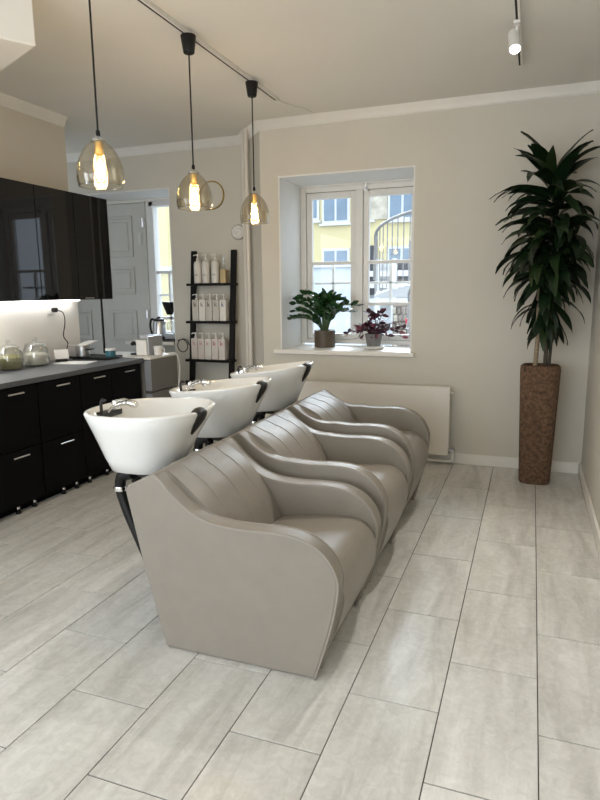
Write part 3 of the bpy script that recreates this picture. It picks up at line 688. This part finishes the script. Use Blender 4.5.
# ================================================================== BASINS
def basin(label, yc, dx=0.0, tilt=0.0):
    bx = -1.525
    o = thing('wash_basin', label, 'basin', (bx+dx, yc, 0), 0, 'white wash basins behind the chairs')
    n = 64
    def ring(a, b, cx, z0, z1, notch, cut, pw=2.5):
        vs = []
        for j in range(n):
            t = 2*PI*j/n; ct, st = math.cos(t), math.sin(t); q = (abs(ct)**pw+abs(st)**pw)**(-1/pw)
            # narrower towards the tap end
            wy = b*st*q*(1.0 - .10*(0.5-0.5*ct)); x = a*ct*q
            ang = math.atan2(st, ct); g = math.exp(-(ang/.30)**2)
            z = z0 + (z1-z0)*(x/a*.5+.5)
            vs.append((cx+x-cut*g, wy, z-notch*g))
        return vs
    A, B = .268, .262
    rows = [ring(.136, .130, -.024, .580, .588, 0, 0), ring(.150, .146, -.024, .583, .595, 0, 0), ring(.176, .170, -.022, .635, .652, 0, 0), ring(.208, .202, -.014, .705, .726, 0, .006), ring(.240, .234, -.006, .772, .794, .004, .012),
            ring(A, B, 0, .830, .856, .016, .018), ring(A-.002, B-.002, 0, .838, .864, .016, .018), ring(A-.010, B-.010, 0, .842, .868, .016, .019), ring(A-.020, B-.020, 0, .838, .864, .016, .020),
            ring(A-.048, B-.042, 0, .79, .812, .008, .014), ring(.19, .178, 0, .72, .738, 0, .008), ring(.145, .135, 0, .66, .668, 0, 0), ring(.08, .075, 0, .630, .632, 0, 0), ring(.02, .02, 0, .626, .626, 0, 0)]
    vs = [v for r in rows for v in r]; k = len(rows)
    fs = [(i*n+j, i*n+(j+1) % n, (i+1)*n+(j+1) % n, (i+1)*n+j) for i in range(k-1) for j in range(n)] + [tuple(range(n))[::-1], tuple((k-1)*n+j for j in range(n))]
    bw = MB().add(vs, fs).build('bowl', 'ceramic', o, angle=60)
    # neck rest: a rubber pad folded over the front lip and down the outer wall
    nr = MB()
    pth = spline([(.212, 0, .842), (.234, 0, .858), (.255, 0, .848), (.247, 0, .820), (.224, 0, .785), (.202, 0, .752)], 5)
    vs = []; m_ = len(pth)
    for i, p in enumerate(pth):
        d = (pth[min(i+1, m_-1)]-pth[max(i-1, 0)]).normalized(); nn = Vector((-d.z, 0, d.x)) * -1; t_ = i/(m_-1)
        w_ = .036*math.sin(PI*(.18+.82*t_*.97))**.6; th_ = .013*math.sin(PI*(.1+.85*t_))**.5
        for c in range(10):
            a = 2*PI*c/10; vs.append(p + Vector((0, 1, 0))*(w_*math.cos(a)) + nn*(th_*math.sin(a)))
    nr.add(vs, [(i*10+c, i*10+(c+1) % 10, (i+1)*10+(c+1) % 10, (i+1)*10+c) for i in range(m_-1) for c in range(10)] + [tuple(range(10)), tuple((m_-1)*10+c for c in range(10))])
    nr.build('neck_rest', 'rubber', bw, angle=70)
    MB().lathe([(.024, .6325), (.024, .636), (.0, .637)], 18).build('drain', 'chrome', bw)
    # mixer tap and hand shower at the back
    tz = .828
    MB().box(-.238, -.195, -.07, .07, tz-.035, tz-.006).build('tap_deck', 'rubber', bw, .006)
    tp = MB(); tp.lathe([(.022, tz-.006), (.020, tz+.02), (.016, tz+.032), (0, tz+.036)], 18, (-.228, .045, 0)); tp.tube(spline([(-.228, .045, tz+.024), (-.19, .045, tz+.036), (-.155, .04, tz+.03), (-.14, .04, tz+.012)]), .009, 10)
    TT = Matrix.Translation((.018, 0, 0)); tp.xform(TT).build('mixer_tap', 'chrome', bw)
    MB().tube(spline([(-.235, -.05, tz-.006), (-.235, -.05, tz+.03), (-.228, -.05, tz+.048), (-.212, -.05, tz+.045)]), .007, 10).xform(TT).build('tap_lever', 'rubber', bw)
    MB().tube(spline([(-.215, -.03, tz-.006), (-.19, -.03, tz+.018), (-.145, -.03, tz+.036), (-.10, -.03, tz+.042), (-.065, -.03, tz+.034)]), [.006, .006, .007, .008, .009, .011, .014, .015, .014], 12).xform(TT).build('hand_shower', 'chrome', bw)
    a_ = -tilt; bw.rotation_euler = (0, a_, 0); bw.location = (-.6*math.sin(a_), 0, .6*(1-math.cos(a_))+.006)
    # support column and bracket
    MB().lathe([(.07, .562), (.075, .5785)], 20).build('mount_plate', 'rubber', o)
    MB().tube(spline([(-.06, -.06, .572), (-.115, -.06, .555), (-.130, -.06, .50), (-.10, -.06, .40), (-.045, -.06, .276), (.03, -.06, .12), (.09, -.06, .06)]), [.026]*6+[.024]*20, 14).build('bracket', 'blackmatte', o)
    MB().tube(spline([(-.06, .06, .572), (-.115, .06, .555), (-.130, .06, .50), (-.10, .06, .40), (-.045, .06, .276), (.03, .06, .12), (.09, .06, .06)]), [.026]*6+[.024]*20, 14).build('bracket', 'blackmatte', o)
    MB().lathe([(.030, .490), (.033, .50), (.030, .51)], 20, (-.127, -.06, 0)).build('collar_ring', 'chrome', o)
    MB().tube([(.02, -.02, .562), (.02, -.02, .30)], .020, 14).build('waste_pipe', 'white', o)
    MB().tube(spline([(.05, .045, .565), (.07, .06, .52), (.05, .05, .44), (.075, .03, .36)]), .011, 10).build('water_hose', 'chrome', o)
    MB().box(.05, .185, -.11, .11, 0.0, .10).build('foot', 'blackmatte', o, .008)
    return o
basin('white ceramic wash basin behind the chair farthest from the window', 2.215, -.006, -.02)
basin('white ceramic wash basin in the middle of three', 2.905, -.008, .055)
basin('white ceramic wash basin nearest the window sill', 3.655, -.020, .09)

# ================================================================== CEILING LIGHTS
TX = -1.765
tk = thing('ceiling_track', 'white ceiling light track carrying the three pendants', 'track', (TX, 3.2, ZC))
MB().box(-.018, -.0055, -1.6, 1.07, -.022, 0).box(.0055, .018, -1.6, 1.07, -.022, 0).box(-.0055, .0055, -1.6, 1.07, -.004, 0).build('rail', 'white', tk, merge=True)
MB().box(-.0053, .0053, -1.6, 1.07, -.0217, -.0042).build('groove', 'darkgap', tk)
MB().box(-.019, .019, 1.0705, 1.10, -.024, 0).build('end_cap', 'white', tk, .002)
cw = MB().tube(spline([(TX, 4.30, ZC-.006), (TX+.02, 4.42, ZC-.006), (TX+.10, 4.60, ZC-.005), (TX+.12, 4.715, ZC-.006)]), .004, 8).build('ceiling_cable', 'white'); tag(cw, 'thin white cable from track end to the cornice', 'cable')
def pendant(y, label):
    p = thing('pendant_lamp', label, 'lamp', (TX+.008, y, 1.797), 0, 'glass pendant lamps on the track')
    zt = ZC-.0225-1.797
    MB().lathe([(.026, zt-.088), (.029, zt-.085), (.041, zt-.004), (.039, zt), (0, zt)], 24).build('canopy', 'blackmatte', p)
    MB().tube([(0, 0, .215), (0, 0, zt-.086)], .0042, 8).build('cord', 'blackmatte', p)
    MB().lathe([(.009, .203), (.009, .222), (.005, .228)], 16).build('cord_grip', 'blackmatte', p)
    MB().lathe([(.030, .181), (.031, .186), (.020, .2), (.010, .2025)], 24).build('shade_cap', 'jar', p)
    MB().lathe([(.018, .128), (.018, .179), (.016, .1805), (0, .1805)], 20).build('socket', 'brass', p)
    prof = [(.092, .0), (.097, .018), (.0985, .045), (.095, .075), (.085, .108), (.069, .140), (.050, .163), (.029, .180)]
    pr_ = [(v.x, v.y) for v in spline([(a, b, 0) for a, b in prof], 4)]
    MB().lathe(pr_ + [(r-.0025, z) for r, z in reversed(pr_)], 48, closed=True).build('glass_shade', 'shade', p, angle=80)
    MB().lathe([(.0935, -.003), (.0935, .002), (.0885, .002), (.0885, -.003)], 48, closed=True).build('shade_lip', 'jar', p)
    bl = MB().lathe([(.0, .012), (.012, .015), (.024, .032), (.030, .055), (.026, .083), (.015, .115), (.013, .1275), (0, .1275)], 24, caps=False).build('bulb', 'bulbglass', p, angle=80)
    MB().lathe([(.0, .020), (.010, .026), (.018, .048), (.017, .07), (.009, .10), (0, .112)], 16, caps=False).build('filament', 'filament', bl, angle=80)
    light('pendant_bulb', 'POINT', (TX+.008, y, 1.797+.06), 6.0, (1.0, .74, .44), shadow_soft_size=.03).parent = None
    return p
pendant(2.28, 'glass pendant lamp at the track end away from the window')
pendant(3.07, 'glass pendant lamp in the middle of the track')
pendant(3.855, 'glass pendant lamp at the track end near the window')
tk2 = thing('ceiling_track', 'short white spotlight track on the ceiling by the plant', 'track', (-.145, 3.3, ZC))
MB().box(-.018, -.0055, -1.4, .9, -.022, 0).box(.0055, .018, -1.4, .9, -.022, 0).box(-.0055, .0055, -1.4, .9, -.004, 0).build('rail', 'white', tk2, merge=True)
MB().box(-.0053, .0053, -1.4, .9, -.0217, -.0042).build('groove', 'darkgap', tk2)
sl = thing('spotlight', 'white cylinder spotlight glowing under the ceiling track', 'spotlight', (-.145, 3.56, ZC-.0225))
MB().box(-.016, .016, -.05, .05, -.016, 0).build('adapter', 'white', sl, .003)
MB().tube([(0, 0, -.016), (0, 0, -.06)], .008, 10).build('stem', 'white', sl)
ax = Vector((.10, -.55, -.83)).normalized(); q = ax.to_track_quat('Z', 'Y').to_matrix().to_4x4()
T0 = Matrix.Translation((-.01, 0, -.075))
MB().lathe([(.0, -.045), (.028, -.045), (.030, -.04), (.030, .072), (.026, .072), (.024, .062), (0, .062)], 28, caps=False).xform(T0 @ q).build('head', 'white', sl)
MB().lathe([(.0235, .0625), (.02, .066), (0, .067)], 24).xform(T0 @ q).build('lens', 'spotglow', sl)
light('spotlight_lamp', 'SPOT', tuple(Vector((-.155, 3.56, ZC-.0975))+ax*.08), 55, (1, .95, .87), target=tuple(Vector((-.155, 3.56, ZC-.0975))+ax), spot_size=math.radians(100), spot_blend=.7, shadow_soft_size=.03)

# ================================================================== POTTED DRACAENA
PX, PY = .075, 4.50
pl_ = thing('potted_dracaena', 'tall dracaena with drooping dark green leaves in brown column planter', 'plant', (PX, PY, 0))
MB().lathe([(.098, 0), (.104, .012), (.124, .60), (.131, .80), (.128, .822), (.116, .832), (.102, .832), (.098, .80), (.0, .79)], 48, sy=.85, power=3.2).build('planter', 'planter', pl_, angle=50)
MB().lathe([(.096, .785), (.096, .795), (0, .80)], 32, sy=.85, power=3.2).build('soil', 'soil', pl_)
canes = [((-.035, -.02, .79), (-.03, -.01, 1.5), 'cane', .015), ((.028, .0, .79), (.02, .01, 2.02), 'canedark', .014), ((.052, .02, .79), (.07, .02, 1.75), 'canedark', .011)]
for a, b, m, r in canes:
    a, b = Vector(a), Vector(b); MB().tube([a, a.lerp(b, .3)+Vector((.004, 0, 0)), a.lerp(b, .7)-Vector((.006, 0, 0)), b], [r, r*.95, r*.85, r*.6], 12).build('cane', m, pl_)
def leaf_mesh(L, w, droop, lift, seg=8, fold=.25, wave=.0, seed=0):
    rr = random.Random(seed); vs = []; p = Vector((0, 0, 0)); ang = lift
    for i in range(seg+1):
        t = i/seg; ww = w*(math.sin(PI*min(1, t**.8*.93+.07))**.75)*(.35 if i == 0 else 1) if i < seg else 0.002
        d = Vector((math.cos(ang), 0, math.sin(ang))); nrm = Vector((-d.z, 0, d.x))
        wv = wave*math.sin(t*9+seed)
        vs += [tuple(p+Vector((0, -ww, 0))+nrm*(ww*fold+wv)), tuple(p-nrm*.0), tuple(p+Vector((0, ww, 0))+nrm*(ww*fold-wv))]
        p = p + d*(L/seg); ang -= droop/seg*(0.5+t)
    fs = []
    for i in range(seg):
        a = 3*i; fs += [(a, a+1, a+4, a+3), (a+1, a+2, a+5, a+4)]
    return MB().add(vs, fs), p
leaf_lib = []
for i, (L, w, dr, li) in enumerate([(.34, .044, 1.1, 1.0), (.38, .044, 1.9, .6), (.34, .046, .7, 1.15), (.36, .042, 2.0, .3), (.33, .040, 1.3, -.2), (.30, .036, .8, -.75), (.40, .040, 1.1, .25), (.28, .030, .35, -1.12)]):
    mb, tip = leaf_mesh(L, w, dr, li, seed=i, wave=.004)
    a = mb.mesh('leaf', angle=80); a.materials.append(M['leaf']); b = a.copy(); b.materials.clear(); b.materials.append(M['leafb'])
    leaf_lib.append((a, b, tip, L, li, [Vector(v) for v in mb.v]))
rl = random.Random(11)
def put_leaf(base, k, az, sc, roll=0.0, light_p=.2):
    a, b, tip, L, li, vv_ = leaf_lib[k]
    R = Matrix.Rotation(az, 4, 'Z') @ Matrix.Rotation(roll, 4, 'X')
    for v in vv_:
        w_ = Vector(base) + (R @ v)*sc
        if w_.x+PX > XR-.02 or w_.y+PY > YB-.02: return False
    o = link('leaf', b if rl.random() < light_p else a, pl_, base); o.rotation_euler = R.to_euler(); o.scale = (sc,)*3
    return True
GA = 2.399
def crown(cx, cy, z0, z1, n, ks, scs, sh=0.0):
    az = rl.uniform(0, 6); made = 0; tries = 0
    while made < n and tries < n*5:
        tries += 1
        t = made/max(1, n-1); az += GA + rl.uniform(-.3, .3)
        z = z0+(z1-z0)*t; k = rl.choice(ks(t)); s = scs(t)*rl.uniform(.85, 1.12)
        if put_leaf((cx+.012*math.cos(az), cy+.012*math.sin(az), z), k, az, s, rl.uniform(-.5, .5)): made += 1
# top head (upright rosette), middle heads, hanging skirt
crown(.02, .01, 1.88, 2.05, 34, lambda t: [0, 2] if t > .72 else ([0, 1, 6] if t > .35 else [1, 3, 6]), lambda t: .95)
crown(.05, .0, 1.62, 1.86, 44, lambda t: [3, 4, 1] if t < .6 else [1, 6, 3], lambda t: .95)
crown(-.02, -.01, 1.42, 1.64, 34, lambda t: [3, 4, 5], lambda t: .92)
crown(.06, .01, 1.40, 1.62, 22, lambda t: [3, 4, 5], lambda t: .9)
crown(.01, .0, 1.20, 1.42, 34, lambda t: [5, 7, 4], lambda t: .85)
crown(.02, .0, 1.14, 1.32, 34, lambda t: [5, 7, 7], lambda t: .80)
crown(.03, .0, 1.45, 1.75, 26, lambda t: [3, 4, 5], lambda t: 1.0)
# a few long reaching leaves
for base, k, az, sc in (((.0, .0, 1.98), 6, PI*1.03, 1.0), ((.02, 0, 2.05), 2, .3, 1.1), ((.01, 0, 2.05), 2, PI*1.1, 1.1), ((.03, .0, 2.0), 0, -.4, 1.05), ((-.03, -.01, 1.28), 5, PI*1.02, .75), ((.0, .0, 1.93), 1, PI*.98, 1.05)):
    put_leaf(base, k, az, sc)

# ================================================================== SILL PLANTS
ZSI = .8655
zp = thing('potted_zz_plant', 'green feathery-leaved plant in round bronze-brown pot on the sill', 'plant', (-1.675, 5.085, ZSI))
MB().lathe([(.083, 0), (.09, .004), (.092, .145), (.086, .146), (.084, .12), (0, .118)], 32).build('pot', 'potbrown', zp)
MB().lathe([(.083, .1185), (.083, .125), (0, .128)], 24).build('soil', 'soil', zp)
lm = MB(); vs = []
def small_leaf(L, w, seg=4):
    vs = []
    for i in range(seg+1):
        t = i/seg; ww = w*math.sin(PI*(t*.92+.04))**.8
        vs += [(L*t, -ww, .12*ww+.15*L*t*t), (L*t, 0, .15*L*t*t), (L*t, ww, .12*ww+.15*L*t*t)]
    fs = []
    for i in range(seg): a = 3*i; fs += [(a, a+1, a+4, a+3), (a+1, a+2, a+5, a+4)]
    return MB().add(vs, fs).mesh('leaflet', angle=80)
zl = small_leaf(.074, .019); zl.materials.append(M['zz'])
rz_ = random.Random(5)
stems = [(PI*1.12, .29, .27, .3), (PI*1.17, .30, .21, .5), (PI*1.08, .26, .31, .3), (PI*1.22, .30, .15, .6), (2.2, .14, .28, .5), (-.05, .28, .27, .5), (-.25, .25, .22, .7), (.35, .16, .31, .4), (-1.3, .17, .24, .7), (-.7, .22, .23, .6), (1.6, .08, .34, .3), (PI*1.5, .16, .27, .5), (-.9, .14, .29, .5), (PI*1.08, .18, .36, .4), (-.45, .12, .33, .4), (PI*1.4, .10, .33, .4)]
for az, reach, h, bend in stems:
    ca, sa = math.cos(az), math.sin(az)
    pts = bez((.02*ca, .02*sa, .12), (.05*ca, .05*sa, .12+h*.6), (reach*.45*ca, reach*.45*sa, .12+h*1.05), (reach*ca, reach*sa, .12+h*(1.0-.25*bend)), 10)
    if max(p.y for p in pts)+5.085 > 5.23: pts = [Vector((p.x, min(p.y, .13), p.z)) for p in pts]
    stm = MB().tube(pts, [.007-.0045*i/10 for i in range(11)], 6).build('stem', 'zzstem', zp)
    for i in range(3, 11):
        d = (pts[i]-pts[i-1]).normalized()
        for s in (-1, 1):
            side = d.cross(Vector((0, 0, 1)));
            if side.length < .01: side = Vector((0, 1, 0))
            side.normalize(); dirv = (d*.75 + side*s*.75 + Vector((0, 0, rz_.uniform(-.1, .35)))).normalized()
            tip = pts[i]+dirv*.062
            if tip.y+5.085 > 5.265 or tip.x-1.675 < WX0+.03: continue
            o = link('leaflet', zl, stm, pts[i]); qq = dirv.to_track_quat('X', 'Z'); o.rotation_euler = (qq @ Quaternion((1, 0, 0), rz_.uniform(-1.3, 1.3))).to_euler(); sc = rz_.uniform(.85, 1.15); o.scale = (sc, sc, sc)
pp_ = thing('potted_purple_plant', 'purple and pink leaved trailing plant in grey pot on the sill', 'plant', (-1.225, 5.02, ZSI))
MB().lathe([(.07, 0), (.085, .004), (.092, .022), (.086, .022), (.075, .010), (0, .008)], 28).build('saucer', 'white', pp_)
MB().lathe([(.052, .0225), (.056, .025), (.074, .125), (.069, .126), (.062, .10), (0, .098)], 28).build('pot', 'potgrey', pp_)
MB().lathe([(.061, .0985), (.061, .105), (0, .107)], 24).build('soil', 'soil', pp_)
pl1 = small_leaf(.058, .017); pl1.materials.append(M['purple']); pl2 = pl1.copy(); pl2.materials.clear(); pl2.materials.append(M['pink'])
rp_ = random.Random(9)
for i in range(24):
    az = i*GA; ca, sa = math.cos(az), math.sin(az)*.6; up = i % 5 == 0; reach = rp_.uniform(.08, .26); h = rp_.uniform(.04, .11) if not up else rp_.uniform(.13, .19)
    if up: reach *= .5
    end = (.10-h*.1+h if up else rp_.uniform(.03, .13))
    pts = bez((.03*ca, .03*sa, .10), (.05*ca, .05*sa, .12+h), (reach*.8*ca, reach*.8*sa, .12+h*1.1), (reach*ca, reach*sa, end+.04), 7)
    stm = MB().tube(pts, [.0035-.0015*j/7 for j in range(8)], 5).build('stem', 'purple', pp_)
    for j in range(2, 8):
        for s in (-1, 1):
            a2 = rp_.uniform(0, 2*PI); dirv = Vector((math.cos(a2), math.sin(a2)*.7, rp_.uniform(-.4, .5))).normalized(); tip = pts[j]+dirv*.05
            if tip.y+5.02 > 5.26 or tip.z < .008 or (Vector((tip.x, tip.y)).length < .09 and tip.z < .12) or tip.x-1.225 > WX1-.03: continue
            o = link('leaf', pl2 if rp_.random() < .35 else pl1, stm, pts[j]); o.rotation_euler = (dirv.to_track_quat('X', 'Z') @ Quaternion((1, 0, 0), rp_.uniform(-1.3, 1.3))).to_euler(); sc = rp_.uniform(.6, 1.0); o.scale = (sc,)*3

# ================================================================== COURTYARD OUTSIDE
FY = 30.0
def fx(x14): return x14*FY/14
def fz(z14): return H+(z14-H)*FY/14
struct(MB().box(-40, 25, 5.9, FY+3, -1.7, -1.5).build('ground_courtyard', 'court', smooth=False))
fb = thing('yellow_building', 'yellow rendered apartment building across the courtyard', 'building', (-8, FY, -1.5))
sub(fb, MB().box(-34, 6, FY, FY+3, 2.6, 7.9), 'wall', 'yellow')
sub(fb, MB().box(-16, 6, FY-.1, FY+3, -1.5, 2.6), 'plinth_wall', 'bluew')
sub(fb, MB().box(-34, -16, FY-.05, FY+3, -1.5, 2.6), 'lower_wall', 'yellow')
sub(fb, MB().box(-34, 6, FY-.25, FY+.0, 2.5, 2.75), 'cornice_band', 'facew')
sub(fb, MB().box(fx(-3.56), fx(-3.13), FY-.12, FY, 4.7, 7.9), 'stone_panel', 'stone')
def fwin(x0, x1, z0, z1, nx=2):
    w = sub(fb, MB().box(x0, x1, FY-.10, FY-.01, z0, z1), 'window', 'facew')
    L = fb.location; pw = (x1-x0-.12*(nx+1))/nx
    for i in range(nx):
        a = x0+.12+i*(pw+.12); g = MB().box(a, a+pw, FY-.13, FY-.10, z0+.14, z1-.12)
        g.v = [(v[0]-L.x, v[1]-L.y, v[2]-L.z) for v in g.v]; g.build('pane', 'farglass', w)
    s = MB().box(x0-.1, x1+.1, FY-.22, FY-.01, z0-.1, z0); s.v = [(v[0]-L.x, v[1]-L.y, v[2]-L.z) for v in s.v]; s.build('sill', 'facew', w)
for x in (fx(-4.66), fx(-3.12), -14.6, -22.6, -1.9, 2.4, -27.0):
    fwin(x, x+1.42, fz(2.87), fz(3.52)); fwin(x, x+1.42, fz(1.95), fz(2.29)+.05)
fwin(fx(-5.05), fx(-4.73), fz(2.95), fz(3.5), 1)
fwin(fx(-3.62), fx(-3.45), fz(2.9), fz(3.5), 1)
sub(fb, MB().box(fx(-3.64), fx(-3.36), FY-.3, FY-.1, fz(1.85), fz(2.34)), 'dark_opening', 'dark')
# white gallery with dark openings in front
gy = 20.0
def gx(x14): return x14*gy/14
def gz(z14): return H+(z14-H)*gy/14
ga = thing('courtyard_gallery', 'white timber gallery with dark openings in the courtyard', 'gallery', (gx(-3.2), gy, -1.5))
for zz in (1.72, 1.46, 1.10): sub(ga, MB().box(gx(-3.78), gx(-2.5), gy-.05, gy+.05, gz(zz)-.09, gz(zz)+.09), 'beam', 'facew')
for xx in (-3.74, -3.34, -2.95, -2.55): sub(ga, MB().box(gx(xx)-.09, gx(xx)+.09, gy-.06, gy+.06, -1.5, gz(2.05)), 'post', 'facew')
for xx in (-3.60, -2.9): 
    sub(ga, MB().box(gx(xx), gx(xx)+.38, gy+.1, gy+.3, gz(1.52), gz(1.95)), 'dark_opening', 'dark'); sub(ga, MB().box(gx(xx), gx(xx)+.38, gy+.1, gy+.3, gz(1.24), gz(1.42)), 'dark_opening', 'dark')
sub(ga, MB().box(gx(-3.78), gx(-2.5), gy+.32, gy+.5, -1.5, gz(2.0)), 'back_wall', 'facew')
# rubble wall, boarded fence and red flowers
rw = thing('rubble_wall', 'low rubble stone wall by the courtyard gallery', 'wall', (gx(-2.8), 17.5, -1.5))
rs_ = random.Random(4)
sub(rw, MB().box(-3.72, -3.2, 17.5, 17.8, -1.5, .95), 'core', 'brick')
for r in range(9):
    for c in range(4):
        x = -3.72+c*.13+(r % 2)*.04; z = -1.0+r*.21
        sub(rw, MB().box(x, x+rs_.uniform(.1, .125), 17.44-rs_.uniform(0, .03), 17.5, z, z+.18), 'stone', 'brick' if rs_.random() < .6 else 'stone', .015, seg=1)
fe = thing('board_fence', 'pale blue-white horizontal board fence outside the window', 'fence', (-4.7, 14, -1.5))
for k in range(12): sub(fe, MB().box(-5.6, -3.75, 13.98, 14.02, -1.45+k*.20, -1.45+k*.20+.185), 'board', 'bluew')
for x in (-5.6, -4.7, -3.8): sub(fe, MB().box(x-.05, x+.05, 14.03, 14.12, -1.5, 1.0), 'post', 'facew')
mb = MB()
for i in range(10): mb.lathe([(0, -.03), (.035, -.01), (.04, .015), (0, .035)], 8, (rs_.uniform(-.09, .09), rs_.uniform(-.06, .06), rs_.uniform(-.05, .07)), caps=False)
mb.tube([(0, 0, -.05), (0, 0, -2.05)], .02, 6)
fo = mb.build('red_flower_plant', 'redflower', loc=(-2.93, 15.8, .55)); tag(fo, 'small red flowering plant beside the rubble wall', 'flowers')
# spiral stair with curved railing
ry = 12.5
sp_ = thing('spiral_stair', 'grey metal spiral stair with curved barred railing', 'stair', (-2.4, ry, -1.5))
cxs, r0 = -2.30, .72
hand = []
for i in range(25):
    a = PI*1.02 + i/24*PI*.62; hand.append((cxs+r0*math.cos(a), ry+r0*math.sin(a)*.9, 2.22+.62*(i/24)**.55))
sub(sp_, MB().tube([(hand[0][0]-.02, hand[0][1], 1.55), (hand[0][0]-.015, hand[0][1], 2.0)]+hand, .03, 8), 'handrail', 'railmetal')
for i in range(0, 25, 2):
    x, y, z = hand[i]; sub(sp_, MB().tube([(x, y, z), (x, y, 1.25+.3*i/24)], .011, 6), 'baluster', 'railmetal')
for i in range(12):
    a = PI*1.02+i/12*PI*.62; z = 1.20+.30*i/12
    sub(sp_, MB().extrude([(cxs, ry), (cxs+r0*math.cos(a), ry+r0*math.sin(a)*.9), (cxs+r0*math.cos(a+.19), ry+r0*math.sin(a+.19)*.9)], z, z+.03, 'z'), 'tread', 'facew')
sub(sp_, MB().tube([(cxs, ry, -1.5), (cxs, ry, 2.3)], .06, 10), 'newel', 'railmetal')
